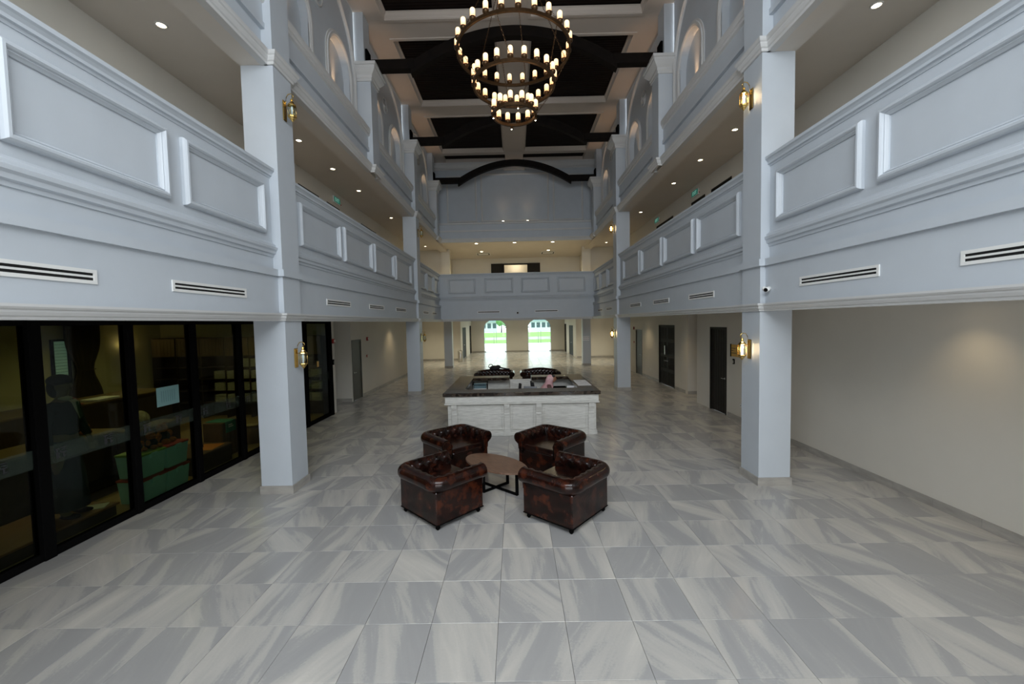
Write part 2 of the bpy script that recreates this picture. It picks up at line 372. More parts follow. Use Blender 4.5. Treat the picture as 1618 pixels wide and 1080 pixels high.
# ---- floor: stone tiles on a dark bed
floor = MB().box(-11.2, 11.2, -5, 37.2, -0.2, -0.012).build('floor', groutm, kind='structure')
tg = 0.0015
def tile_mesh(mb, x0, x1, y0, y1):
    c = 0.002
    x0 += tg; x1 -= tg; y0 += tg; y1 -= tg
    v = [(x0, y0, -0.012), (x1, y0, -0.012), (x1, y1, -0.012), (x0, y1, -0.012), (x0, y0, -c), (x1, y0, -c), (x1, y1, -c), (x0, y1, -c),
         (x0 + c, y0 + c, 0), (x1 - c, y0 + c, 0), (x1 - c, y1 - c, 0), (x0 + c, y1 - c, 0)]
    f = [(8, 9, 10, 11)]
    for a, b in ((0, 4), (4, 8)):
        for k in range(4): f.append((a + k, a + (k + 1) % 4, b + (k + 1) % 4, b + k))
    mb.add(v, f)
tm = MB(); tile_mesh(tm, 0, TW, 0, TW); tmesh = tm.mesh('tile'); tmesh.materials.append(tilem)
NROW = 13
rest = MB()
for j in range(-14, 58):
    ya = Y0 + TW * j; yb = min(ya + TW, 37.1)
    if yb - ya < 0.05: continue
    wide = XW if yb < 12.4 else 7.0
    for i in range(-12, 13):
        xa = X0 + TW * i; xb = xa + TW
        if xb < -wide or xa > wide: continue
        xa2, xb2 = max(xa, -wide), min(xb, wide)
        if xb2 - xa2 < 0.03: continue
        if 0 <= j < NROW and xa2 == xa and xb2 == xb:
            if abs(xa + .3) > 2.0 + 1.32 * (yb):  # beyond the view
                tile_mesh(rest, xa, xb, ya, yb); continue
            o = bpy.data.objects.new('tile', tmesh); COL.objects.link(o); o.location = (xa, ya, 0); o.parent = floor
        else: tile_mesh(rest, xa2, xb2, ya, yb)
rest.build('floor_tiles', tilem, floor, kind='stuff', fix=False)

# ---- side walls
def clip_wall(mb, s, x, y0, y1, z0, z1, th=0.2, holes=()):
    """wall slab with its room face at |X|=x, running along Y, with rectangular holes (ya,yb,zt) from the floor"""
    cur = y0
    for ya, yb, zt in sorted(holes):
        mb.box(s * x, s * (x + th), cur, ya, z0, z1); mb.box(s * x, s * (x + th), ya, yb, zt, z1); cur = yb
    mb.box(s * x, s * (x + th), cur, y1, z0, z1)

XF = 5.88   # aisle walls past the recess
wl = thing('wall_left', (0, 0, 0), kind='structure'); wr = thing('wall_right', (0, 0, 0), kind='structure')
# ground floor, far part
b = MB(); clip_wall(b, -1, XF, 14.2, 23.6, 0, 3.3, holes=[(14.25, 15.12, 2.17)]); b.box(-7.0, -XF - .2, 14.2, 14.4, 0, 3.3); b.box(-5.95, -5.70, 12.22, 12.5, 0, 3.3)
b.box(-7.0, -XF - .2, 23.4, 23.6, 0, 3.3); b.box(-7.2, -7.0, 12.5, 14.4, 0, 3.3); b.build('wall_panel', cream, wl)
b = MB(); clip_wall(b, 1, 5.68, -1.4, 12.9, 0, 3.3, holes=[(10.95 + .22, 12.12, 2.43)]); b.box(5.68, 7.2, 12.9, 13.0, 0, 3.3); b.box(XF + .3, 7.2, 14.4, 14.6, 0, 3.3)
clip_wall(b, 1, XF + .1, 14.4, 23.6, 0, 3.3, holes=[(15.6, 17.3, 2.45), (19.6, 20.6, 2.2)]); b.box(7.0, 7.2, 13.0, 14.4, 0, 3.3); b.build('wall_panel', cream, wr)
# first floor walls
for s, w, P_ in ((-1, wl, [(10.70, 11.80), (12.30, 13.18), (15.0, 16.6)]), (1, wr, [(10.92, 12.03), (12.43, 13.36), (14.9, 16.6)])):
    b = MB(); clip_wall(b, s, 5.66, -1.4, 23.4, 3.58, 6.87, holes=[(a, c, 6.40) for a, c in P_]); b.build('gallery_wall', cream, w)
    b = MB(); b.box(s * 5.8, s * 4.15, 23.4, 23.6, 3.58, 6.87); b.box(s * 4.15, s * 4.3, 23.6, 26.7, 3.58, 6.87); b.build('gallery_end_wall', cream, w)
# far ground region
b = MB(); b.box(-7.2, -4.1, 29.6, 29.8, 0, 3.3); clip_wall(b, -1, 4.1, 29.8, 37.0, 0, 3.3, holes=[(30.6, 32.6, 2.35), (35.3, 36.5, 2.45)])
b.box(-7.2, -7.0, 23.6, 29.8, 0, 3.3); b.build('corridor_wall', cream, wl)
b = MB(); b.box(7.2, 4.3, 29.6, 29.8, 0, 3.3); clip_wall(b, 1, 4.3, 29.8, 37.0, 0, 3.3, holes=[(31.2, 33.4, 2.35), (35.3, 36.5, 2.45)])
b.box(7.2, 7.0, 23.6, 29.8, 0, 3.3); b.build('corridor_wall', cream, wr)
# rear wall (behind the camera) with a tall window and entrance opening
wb = thing('wall_back', (0, 0, 0), kind='structure')
b = MB(); b.box(-5.69, -2.6, -1.15, -0.95, 0, 2.7); b.box(2.6, 6.2, -1.15, -0.95, 0, 2.7); b.box(-5.69, -5.2, -1.15, -0.95, 2.7, 11.2); b.box(5.2, 6.2, -1.15, -0.95, 2.7, 11.2); b.box(-5.2, 5.2, -1.15, -0.95, 2.7, 4.7); b.box(-5.2, -3.6, -1.15, -0.95, 4.7, 11.2); b.box(3.6, 5.2, -1.15, -0.95, 4.7, 11.2); b.box(-3.6, 3.6, -1.15, -0.95, 8.6, 11.2)
b.build('wall_panel', paint, wb)

def arch_pts(c, hw, zs, rz, n=20):
    """points of an arched opening outline from right springing to left springing"""
    return [(c + hw * math.cos(PI * k / n), zs + rz * math.sin(PI * k / n)) for k in range(n + 1)]
def wall_with_arches(mb, place, a0, a1, z0, z1, arches, n=20):
    """arches: (centre, halfwidth, zbottom, zspring, rise); place(a,z,d) maps"""
    cur = a0
    for c, hw, zb, zs, rz in sorted(arches):
        mb.add([place(cur, z0, 0), place(c - hw, z0, 0), place(c - hw, z1, 0), place(cur, z1, 0)], [(0, 1, 2, 3)])
        if zb > z0: mb.add([place(c - hw, z0, 0), place(c + hw, z0, 0), place(c + hw, zb, 0), place(c - hw, zb, 0)], [(0, 1, 2, 3)])
        P_ = arch_pts(c, hw, zs, rz, n)
        for k in range(n):
            (a, z), (a2, z2) = P_[k], P_[k + 1]
            mb.add([place(a, z, 0), place(a, z1, 0), place(a2, z1, 0), place(a2, z2, 0)], [(0, 1, 2, 3)])
        cur = c + hw
    mb.add([place(cur, z0, 0), place(a1, z0, 0), place(a1, z1, 0), place(cur, z1, 0)], [(0, 1, 2, 3)])
def arch_reveal(mb, place, c, hw, zb, zs, rz, d, n=20, back=True):
    P_ = [(c + hw, zb)] + arch_pts(c, hw, zs, rz, n) + [(c - hw, zb)]
    m_ = len(P_); v = [place(a, z, 0) for a, z in P_] + [place(a, z, d) for a, z in P_]
    f = [(k, k + 1, m_ + k + 1, m_ + k) for k in range(m_ - 1)] + [(m_ - 1, 0, m_, 2 * m_ - 1)]
    if back: f.append(tuple(range(m_, 2 * m_)))
    mb.add(v, f)
def arch_mould(mb, place, c, hw, zb, zs, rz, w=0.09, h=0.04, n=20):
    """raised moulding following the arch outline"""
    prof = [(0, -0.01), (0, h * .6), (w * .3, h), (w * .65, h), (w * .7, h * .5), (w, h * .4), (w, -0.01)]
    path = [(c + hw, zb, 1, 0)] + [(c + hw * math.cos(t), zs + rz * math.sin(t), math.cos(t), math.sin(t)) for t in [PI * k / n for k in range(n + 1)]] + [(c - hw, zb, -1, 0)]
    q = len(prof); v = []; f = []
    for a, z, na, nz in path:
        for i, hh in prof: v.append(place(a + na * i, z + nz * i, -hh))
    for k in range(len(path) - 1):
        for j in range(q): f.append((k * q + j, (k + 1) * q + j, (k + 1) * q + (j + 1) % q, k * q + (j + 1) % q))
    mb.add(v, f)

# clerestory: niches over the galleries
XN = 4.15
bays = [(-1.2, 1.92), (2.42, 6.42), (6.92, 10.9), (11.4, 15.4), (15.9, 19.7)]
for s, w in ((-1, wl), (1, wr)):
    place = lambda a, z, d, s=s: (s * (XN + d), a, z)
    for bi, (y0, y1) in enumerate(bays):
        if bi == 0:
            MB().box(s * XN, s * (XN + .2), y0, y1, 6.88, ZT).build('upper_wall', paint, w); continue
        c = (y0 + y1) / 2
        ar = [(c - 1.03, .61, 7.82, 8.80, .62), (c + 1.03, .61, 7.82, 8.80, .62)]
        b = MB(); wall_with_arches(b, place, y0, y1, 6.88, ZT, ar); b.build('upper_wall', paint, w, fix=False)
        for A_ in ar:
            b = MB(); arch_reveal(b, place, *A_, 0.16); b.build('niche', paint, w)
            b = MB(); arch_mould(b, place, *A_, w=.13, h=.05); b.build('niche_moulding', mould, w)
        b = MB(); arch_mould(b, place, c, (y1 - y0) / 2 - .14, 8.0, 9.0, 1.62, w=.10, h=.07, n=28); b.build('arch_moulding', mould, w)
        b = MB()   # round medallion between the two niches
        for r_, h_ in ((.22, .04), (.13, .05)):
            pts = [(s * (XN - .01), c + r_ * math.cos(t), 9.72 + r_ * math.sin(t)) for t in [2 * PI * k / 28 for k in range(28)]]
            b.tube(pts, .018, 6, closed=True)
        b.ball((s * XN, c, 9.72), .07, 10, 6, (.5, 1, 1)); b.build('medallion', mould, w)
    MB().box(s * XN, s * (XN + .2), 19.7, 21.4, 6.88, ZT).build('upper_wall', paint, w)

# far wall of the hall above the gallery
wf = thing('wall_far', (0, 21.2, 0), kind='structure')
b = MB(); b.box(-4.3, 4.3, 21.2, 21.4, 6.88, 11.1); b.build('upper_wall', paint, wf, world=True)
fr_prof = [(0, 0), (0, .03), (.02, .045), (.06, .045), (.07, .02), (.09, .015), (.09, 0)]
for r in ((-3.5, -1.95, 7.85, 10.2), (-1.75, 1.75, 7.85, 10.3), (1.95, 3.5, 7.85, 10.2)):
    b = MB(); b.frame(r, fr_prof, lambda a, z, h: (a, 21.2 - h, z)); b.build('panel_moulding', mould, wf, world=True)
b = MB(); b.prism_x([(21.2, 10.8), (20.95, 10.8), (20.95, 10.74), (21.02, 10.70), (21.08, 10.60), (21.15, 10.56), (21.15, 10.50), (21.2, 10.50)], -4.15, 4.15); b.build('cornice', mould, wf, world=True)
b = MB(); b.cbox(-.55, .55, 20.98, 21.2, 10.42, 10.74, .03); b.cbox(-.38, .38, 20.9, 21.2, 10.52, 10.80, .03); b.build('keystone_block', mould, wf, world=True)
# gallery far wall and ground far wall
b = MB(); b.box(-4.3, -1.6, 26.7, 26.9, 3.58, 6.87); b.box(1.6, 4.3, 26.7, 26.9, 3.58, 6.87); b.box(-1.6, 1.6, 26.7, 26.9, 6.50, 6.87); b.build('gallery_end_wall', cream, wf, world=True)
gd = [(-1.95, 1.03), (2.06, 1.05)]
pl = lambda a, z, d: (a, 36.9 + d, z)
b = MB(); wall_with_arches(b, pl, -4.1, 4.3, 0, 3.35, [(c, hw, 0, 2.2, .80) for c, hw in gd])
for c, hw in gd: arch_reveal(b, pl, c, hw, 0, 2.2, .80, .2, back=False)
b.build('entrance_wall', cream, wf, world=True, fix=False)
b = MB(); b.box(-7.2, -3.12, 37.1, 37.3, 0, 3.35); b.box(3.2, 7.2, 37.1, 37.3, 0, 3.35); b.box(-7.2, 7.2, 37.1, 37.3, 3.1, 12); b.build('outer_wall', cream, wf, world=True)

# ---- ceilings
ceil = thing('ceiling', (0, 0, 0), kind='structure')
cf = [(-1.1, 2.3), (3.1, 6.72), (7.48, 11.24), (11.98, 15.58), (16.36, 19.82), (20.12, 21.0)]
b = MB(); prev = -1.4
for y0, y1 in cf: b.box(-4.3, 4.3, prev, y0, ZT, 11.3); prev = y1
b.box(-4.3, 4.3, prev, 21.4, ZT, 11.3); b.build('cross_beam', soffitm, ceil)
b = MB(); b.box(-4.3, -3.46, -1.4, 21.4, ZT + .001, 11.3); b.box(3.46, 4.3, -1.4, 21.4, ZT + .001, 11.3); b.box(-.44, .44, -1.4, 21.4, ZT + .001, 11.3); b.build('long_beam', soffitm, ceil)
b = MB(); b.box(-5.9, 5.9, -1.4, 21.4, 11.3, 11.4); b.build('roof_deck', soffitm, ceil)
cprof = [(0, 0), (0, -.03), (.05, -.03), (.05, 0.0), (.07, .03), (.09, .10), (.13, .14), (.13, .19), (-0.001, .19)]
cprof = [(-.05, -.03), (.035, -.03), (.035, .01), (.05, .03), (.06, .08), (.10, .13), (.10, .17), (-.01, .17), (-.01, 0), (-.05, 0)]
for y0, y1 in cf:
    for x0, x1 in ((-3.46, -.44), (.44, 3.46)):
        if y1 - y0 > 1:
            b = MB(); b.frame((x0, x1, y0, y1), cprof, lambda a, c_, h: (a, c_, ZT + h)); b.build('crown_moulding', soffitm, ceil)
        b = MB(); n = max(2, int((y1 - y0) / .105)); st = (y1 - y0) / n
        for k in range(n): b.box(x0, x1, y0 + k * st + .012, y0 + (k + 1) * st - .012, 10.99, 11.02)
        b.box(x0, x1, y0, y1, 11.03, 11.06); b.build('ceiling_boards', slatm, ceil, kind='stuff')
# gallery slabs and ceilings
b = MB()
for s in (-1, 1):
    b.box(s * (XP + .02), s * 7.2, -1.4, 23.6, 2.86, 3.5); b.box(s * (XP + .02), s * 5.9, -1.4, 23.6, 6.86, 6.95)
b.box(-7.2, 7.2, 23.6, 37.1, 3.10, 3.5); b.box(-4.3, 4.3, YEND + .2, 26.9, 6.86, 6.95); b.box(-4.0, 4.0, YEND + .1, 23.6, 2.90, 3.5)
b.build('gallery_ceiling', whitewall, ceil)
b = MB()
for s in (-1, 1): b.box(s * (XP - .02), s * 4.26, -1.2, 23.6, ZU + .01, 6.9)
b.build('gallery_beam', whitewall, ceil)
b = MB()
for s in (-1, 1): b.box(s * (XP + .02), s * 5.7, -1.2, 23.6, 3.5, 3.58)
b.box(-5.7, 5.7, 23.6, 26.9, 3.5, 3.58); b.box(-XP, XP, YEND + .2, 23.6, 3.5, 3.58); b.build('gallery_floor', skirt, ceil)

# ---- skirting stones
def skirting(name, s, x, y0, y1, n_tiles=True):
    p = thing(name, (s * x, y0, 0), kind='structure'); k = 0; y = y0
    while y < y1 - .05:
        ye = min(y + .6, y1); b = MB(); b.box(s * x, s * (x - .015), y + .0015, ye - .0015, 0, .12); b.build('tile', skirt, p, world=True); y = ye
    return p
skirting('baseboard_right', 1, 5.68, 2.0, 11.1)
skirting('baseboard_right.001', 1, XF + .1, 14.6, 15.55); skirting('baseboard_right.002', 1, XF + .1, 17.35, 19.55)
skirting('baseboard_left', -1, XF, 15.2, 23.4)
for nm, box in (('baseboard_far', (-7.0, -4.15, 29.58, 29.6)), ('baseboard_far.001', (4.35, 7.0, 29.58, 29.6)), ('baseboard_far.002', (-4.1, -3.0, 36.88, 36.9)), ('baseboard_far.003', (-.9, 1.0, 36.88, 36.9)), ('baseboard_far.004', (3.12, 4.3, 36.88, 36.9)), ('baseboard_left.002', (-6.9, -5.9, 14.18, 14.2)), ('baseboard_right.003', (5.98, 6.98, 14.38, 14.4))):
    MB().box(*box, 0, .12).build(nm, skirt, kind='structure')

# ================================================================== columns
def wrap(mb, s, prof, y0, y1, x_in=XI, x_out=4.24, sides=(1, 1)):
    """moulding that turns round the hall face and both sides of a column. prof [(out, z)] closed"""
    n = len(prof); v = []; f = []
    for st in range(4):
        for o_, z in prof:
            if st == 0: v.append((s * x_out, y0 - o_, z))
            elif st == 1: v.append((s * (x_in - o_), y0 - o_, z))
            elif st == 2: v.append((s * (x_in - o_), y1 + o_, z))
            else: v.append((s * x_out, y1 + o_, z))
    for k in range(3):
        for q in range(n): f.append((k * n + q, (k + 1) * n + q, (k + 1) * n + (q + 1) % n, k * n + (q + 1) % n))
    f.append(tuple(range(n))); f.append(tuple(3 * n + q for q in range(n)))
    mb.add(v, f)
def stepprof(z0, z1, d):
    h = z1 - z0
    return [(-.02, z0), (d * .30, z0), (d * .36, z0 + h * .12), (d * .36, z0 + h * .2), (d * .55, z0 + h * .28), (d * .72, z0 + h * .5), (d * .72, z0 + h * .62), (d * .9, z0 + h * .70), (d, z0 + h * .82), (d, z1), (-.02, z1)]
capp = [(-.02, 9.03), (.03, 9.03), (.03, 9.09), (.05, 9.11), (.05, 9.17), (.10, 9.22), (.16, 9.30), (.16, 9.36), (.19, 9.37), (.19, 9.44), (-.02, 9.44)]
side_word = {-1: 'shopfront side', 1: 'plain wall side'}
def column(s, y0, y1, lab, low=True):
    c = thing('column', (s * 3.99, (y0 + y1) / 2, 0), lab, kind='structure')
    b = MB()
    if low:
        b.box(s * XI, s * 4.24, y0, y1, 0, ZC + .02)
        b.build('shaft', paint, c, world=True)
        b = MB(); wrap(b, s, [(0, 0), (.02, 0), (.02, .13), (0, .13)], y0, y1, sides=(1, 1)); b.box(s * 4.24, s * 4.26, y0 - .02, y1 + .02, 0, .13); b.build('plinth_tiles', skirt, c, world=True)
        MB().box(s * XI, s * 4.24, y0, y1, ZM, 3.49).build('fascia_pier', paint, c, world=True)
        b = MB(); wrap(b, s, stepprof(ZC, ZM, .09), y0, y1, x_out=3.86); b.build('beam_moulding', mould, c, world=True)
        b = MB(); wrap(b, s, [(-.02, 3.48), (.045, 3.48), (.045, 3.585), (-.02, 3.585)], y0, y1, x_out=3.9); b.build('band', paint, c, world=True)
        MB().box(s * XI, s * 4.24, y0, y1, 3.58, ZU + .02).build('upper_shaft', paint, c, world=True)
    b = MB(); wrap(b, s, stepprof(ZU, ZUM, .10), y0, y1, x_out=3.86); b.build('beam_moulding', mould, c, world=True)
    MB().box(s * XI, s * (XN + .02), y0, y1, ZUM - .01, 9.05).build('pilaster_shaft', paint, c, world=True)
    b = MB(); wrap(b, s, capp, y0, y1, x_out=XN); b.build('capital', mould, c, world=True)
    MB().box(s * (XI + .16), s * (XN + .02), y0 + .03, y1 - .03, 9.4, ZT + .01).build('pilaster_top', paint, c, world=True)
    return c
for s in (-1, 1):
    w = 'shopfront' if s < 0 else 'cream wall'
    lit = 'unlit' if s < 0 else 'lit'
    column(s, *COLY[1], f'pale blue square column on the {w} side beside the armchairs, with {lit} brass lanterns')
    column(s, *COLY[2], f'pale blue square column on the {w} side, just past the reception counter')
    column(s, *PIL[1], f'upper pilaster on the {w} side carrying the first dark truss, above the chandelier', low=False)
    column(s, *PIL[2], f'upper pilaster on the {w} side in the corner by the far panelled wall', low=False)
    column(s, *PIL[0], f'upper pilaster on the {w} side over the nearer gallery', low=False)
    # third pair stands past the hall
    c = thing('column', (s * 4.15, 24.6, 0), f'slim grey square column on the {w} side past the hall, near the corridor', kind='structure')
    MB().box(s * 3.92, s * 4.40, 24.4, 24.85, 0, 3.11).build('shaft', paint, c, world=True)
    b = MB(); wrap(b, s, [(0, 0), (.02, 0), (.02, .13), (0, .13)], 24.4, 24.85, x_in=3.92, x_out=4.4); b.build('plinth_tiles', skirt, c, world=True)
for s in (-1, 1):
    c = thing('gallery_pier', (s * 4.0, 23.3, 3.58), 'cream pier at the back of the far gallery on the ' + ('shopfront' if s < 0 else 'cream wall') + ' side', 'pier', kind='structure')
    MB().box(s * 3.72, s * 4.2, 23.1, 23.4, 3.58, 6.86).build('shaft', cream, c, world=True)

# ================================================================== galleries
rail_prof = [(XP + .16, 5.0), (XP - .01, 5.0), (XP - .02, 5.025), (XP - .045, 5.03), (XP - .045, 5.06), (XP - .065, 5.085), (XP - .085, 5.10), (XP - .085, 5.14), (XP + .16, 5.14)]
low_prof = [(XP + .05, 3.78), (XP - .015, 3.78), (XP - .02, 3.82), (XP - .05, 3.83), (XP - .055, 3.87), (XP - .08, 3.89), (XP - .085, 3.925), (XP - .055, 3.94), (XP - .05, 3.97), (XP - .02, 3.99), (XP - .01, 4.01), (XP + .05, 4.01)]
bm_low = [(3.92, ZC)] + [(XP - .06 - o_, z) for o_, z in stepprof(ZC, ZM, .09)[1:-1]] + [(3.92, ZM)]
bm_up = [(3.92, ZU)] + [(XP - .04 - o_, z) for o_, z in stepprof(ZU, ZUM, .10)[1:-1]] + [(3.92, ZUM)]
panel_prof = [(0, 0), (0, .035), (.008, .055), (.025, .070), (.045, .072), (.06, .058), (.068, .040), (.076, .044), (.086, .030), (.10, .016), (.10, 0)]
def mirror(prof, s): return [(s * x, z) for x, z in prof]
def parapet(s, y0, y1, panels, vents, lab, ven_lab):
    p = thing('gallery_parapet', (s * XP, (y0 + y1) / 2, 3.58), lab, 'parapet', 'panelled gallery parapets along the hall')
    b = MB(); b.box(s * XP, s * (XP + .14), y0, y1, 3.55, 5.06); b.build('wall_face', paint, p, world=True)
    for nm, pr, m_ in (('top_rail', rail_prof, paint), ('lower_moulding', low_prof, paint)):
        b = MB(); b.prism_y(mirror(pr, s), y0, y1); b.build(nm, m_, p, world=True)
    b = MB(); b.box(s * (XP - .06), s * 3.95, y0, y1, ZM, 3.49); b.build('fascia', paint, p, world=True)
    b = MB(); b.box(s * (XP - .10), s * 3.95, y0, y1, 3.48, 3.585); b.build('band', paint, p, world=True)
    b = MB(); b.prism_y(mirror(bm_low, s), y0, y1); b.build('beam_moulding', mould, p, world=True)
    for a, c in panels:
        b = MB(); b.frame((a, c, 4.11, 4.87), panel_prof, lambda y, z, h: (s * (XP - h), y, z)); b.build('panel_moulding', paint, p, world=True)
    for (a, c), vl in zip(vents, ven_lab):
        v = thing('slot_diffuser', (s * (XP - .06), (a + c) / 2, 3.16), vl, 'vent', 'slot air diffusers along the gallery fascias')
        x = XP - .06
        b = MB(); b.frame((a, c, 3.10, 3.225), [(0, 0), (0, .012), (.03, .012), (.03, 0)], lambda y, z, h: (s * (x - h), y, z)); b.build('frame', whitem, v, world=True)
        b = MB(); b.box(s * (x - .010), s * x, a + .03, c - .03, 3.154, 3.172); b.build('divider_bar', whitem, v, world=True)
        b = MB(); b.box(s * (x - .003), s * (x + .001), a + .02, c - .02, 3.12, 3.21); b.build('slot', blackgap, v, world=True)
TRIMN = 0
def third_level(s, y0, y1, lab):
    global TRIMN; TRIMN += 1
    p = thing('trim_%d' % TRIMN, (s * 3.9, (y0 + y1) / 2, ZUM), kind='structure')
    b = MB(); b.prism_y(mirror(bm_up, s), y0, y1); b.build('beam_moulding', mould, p, world=True)
    b = MB(); b.box(s * 3.90, s * 4.0, y0, y1, ZUM - .02, 7.30); b.box(s * 3.86, s * 4.0, y0, y1, 7.26, 7.62); b.box(s * 3.9, s * (XN + .01), y0, y1, 7.5, 7.6); b.build('fascia', paint, p, world=True)
    b = MB(); b.box(s * 3.835, s * 3.9, y0, y1, 7.24, 7.33); b.build('band', paint, p, world=True)
    pr = [(XN + .02, 7.58), (3.87, 7.58), (3.86, 7.62), (3.82, 7.64), (3.82, 7.69), (3.80, 7.70), (3.79, 7.76), (3.79, 7.82), (XN + .02, 7.82)]
    b = MB(); b.prism_y(mirror(pr, s), y0, y1); b.build('ledge_moulding', mould, p, world=True)
for s in (-1, 1):
    sw = 'shopfront' if s < 0 else 'cream wall'
    bay = [(-1.2, 6.42, [(4.71, 6.21), (3.03, 4.50), (1.35, 2.82), (-.33, 1.14)], [(4.42, 5.64), (2.4, 3.62)],
            f'panelled pale blue gallery parapet before the first column, {sw} side', [f'white slot diffuser on the {sw} side fascia, next before the first column', f'white slot diffuser on the {sw} side cut by the picture edge']),
           (6.92, 15.4, [(7.22, 8.88), (9.08, 10.82), (11.01, 12.76), (12.95, 14.85)], [(8.05, 9.22), (10.4, 11.57), (12.72, 13.9)],
            f'four-panel gallery parapet between first and second columns, {sw} side', [f'{q} slot diffuser between the first two columns, {sw} side' for q in ('widest-looking', 'middle', 'last')]),
           (15.9, YEND, [(16.05, 17.3), (17.5, 18.8), (19.0, 20.25)], [(16.5, 17.5), (18.3, 19.3)],
            f'short three-panel gallery parapet meeting the far gallery, {sw} side', [f'{q} small slot diffuser past the second column, {sw} side' for q in ('first', 'last')])]
    for a in bay: parapet(s, *a)
    for (y0, y1), t in zip([(-1.2, 1.92), (2.42, 6.42), (6.92, 10.9), (11.4, 15.4), (15.9, 19.7)], ['over the rear window', 'before the first column', 'beside the chandelier', 'before the second column', 'by the far panelled wall']):
        third_level(s, y0, y1, f'moulded grey ledge below the niches {t}, {sw} side')
# far gallery front
p = thing('gallery_parapet', (0, YEND, 3.58), 'panelled gallery parapet that crosses the far end of the hall', 'parapet', 'panelled gallery parapets along the hall')
YF = YEND
b = MB(); b.box(-XP - .05, XP + .05, YF, YF + .14, 3.55, 5.09); b.build('wall_face', paint, p, world=True)
tr = lambda pr: [(YF - (XP - x), z) for x, z in pr]
for nm, pr, m_ in (('top_rail', rail_prof, paint), ('lower_moulding', low_prof, paint), ('beam_moulding', [(x + .06, z) for x, z in bm_low], mould)):
    b = MB(); b.prism_x([(YF + (x - XP), z) for x, z in pr], -XP, XP); b.build(nm, m_, p, world=True)
b = MB(); b.box(-XP, XP, YF - .02, YF + .1, ZM, 3.55); b.build('fascia', paint, p, world=True)
b = MB(); b.box(-XP, XP, YF - .05, YF + .1, 3.48, 3.585); b.build('band', paint, p, world=True)
for a, c in ((-3.42, -2.03), (-1.60, -.17), (.22, 1.65), (2.04, 3.44)):
    b = MB(); b.frame((a, c, 4.15, 4.90), panel_prof, lambda x, z, h: (x, YF - h * .7, z)); b.build('panel_moulding', paint, p, world=True)
for a, c, l in ((-1.98, -.85, 'white slot diffuser on the far gallery fascia, on the shopfront half'), (.88, 2.05, 'white slot diffuser on the far gallery fascia, on the cream wall half')):
    v = thing('slot_diffuser', ((a + c) / 2, YF - .02, 3.22), l, 'vent', 'slot air diffusers along the gallery fascias')
    b = MB(); b.frame((a, c, 3.17, 3.27), [(0, 0), (0, .012), (.03, .012), (.03, 0)], lambda x, z, h: (x, YF - .02 - h, z)); b.build('frame', whitem, v, world=True)
    MB().box(a + .02, c - .02, YF - .023, YF - .019, 3.185, 3.255).build('slot', blackgap, v, world=True)
dm = thing('dome_camera', (.03, YF - .02, 3.15), 'small dark dome camera in the middle of the far gallery fascia', 'camera')
b = MB(); b.lathe([(.06, 0), (.06, -.02), (.045, -.03)], (0, 0, 0), 16, axis='Y'); b.build('base', whitem, dm); MB().ball((0, -.03, 0), .042, 12, 8).build('dome', blackm, dm)
# upper far ledge (under the panelled far wall)
p = thing('trim_20', (0, YF + .1, ZUM), kind='structure')
b = MB(); b.prism_x([(YF + (x - XP) + .1, z) for x, z in bm_up], -XI - .1, XI + .1); b.build('beam_moulding', mould, p, world=True)
b = MB(); b.box(-3.9, 3.9, YF + .1, YF + .3, ZUM - .02, 7.62); b.box(-3.9, 3.9, YF + .31, 21.2, 7.3, 7.6); b.build('fascia', paint, p, world=True)
b = MB(); b.box(-3.9, 3.9, YF + .05, YF + .3, 7.22, 7.30); b.box(-3.9, 3.9, YF + .03, 21.2, 7.58, 7.66); b.build('ledge_moulding', mould, p, world=True)

# ================================================================== trusses
for k, (y, lab) in enumerate([(11.15, 'dark arched timber truss behind the chandelier'), (15.65, 'dark arched timber truss between the first and the last one'), (19.95, 'dark arched timber truss in front of the far panelled wall'), (6.67, 'dark arched timber truss before the chandelier, above the frame'), (2.17, 'dark arched timber truss over the rear part of the hall')]):
    t = thing('roof_truss', (0, y, 9.44), lab, 'truss', 'arched timber trusses')
    def zt(x): return 10.46 - .116 * x * x
    xs = [-2.72 + 5.44 * i / 36 for i in range(37)]
    top = [(x, zt(x)) for x in xs]; bot = [(x, zt(x) - .26 - .02 * abs(x)) for x in xs]
    prof = top + bot[::-1]
    n = len(xs); v = []; f = []
    for i in range(n):
        for yy in (-.1, .1): v += [(top[i][0], yy, top[i][1] - 9.44), (bot[i][0], yy, bot[i][1] - 9.44)]
    for i in range(n - 1):
        a, c = i * 4, (i + 1) * 4
        f += [(a, a + 1, c + 1, c), (a + 2, c + 2, c + 3, a + 3), (a, c, c + 2, a + 2), (a + 1, a + 3, c + 3, c + 1)]
    f += [(0, 2, 3, 1), ((n - 1) * 4, (n - 1) * 4 + 1, (n - 1) * 4 + 3, (n - 1) * 4 + 2)]
    b = MB(); b.add(v, f); b.build('arched_brace', darkwood, t)
    for s in (-1, 1):
        b = MB(); b.cbox(s * 2.62, s * (XI + .16), -.12, .12, -.02, .23, .012); b.build('end_beam', darkwood, t)
        b = MB(); b.cbox(s * (XI + .10), s * (XI + .165), -.14, .14, -.05, .50, .01); b.build('wall_plate', blackm, t)

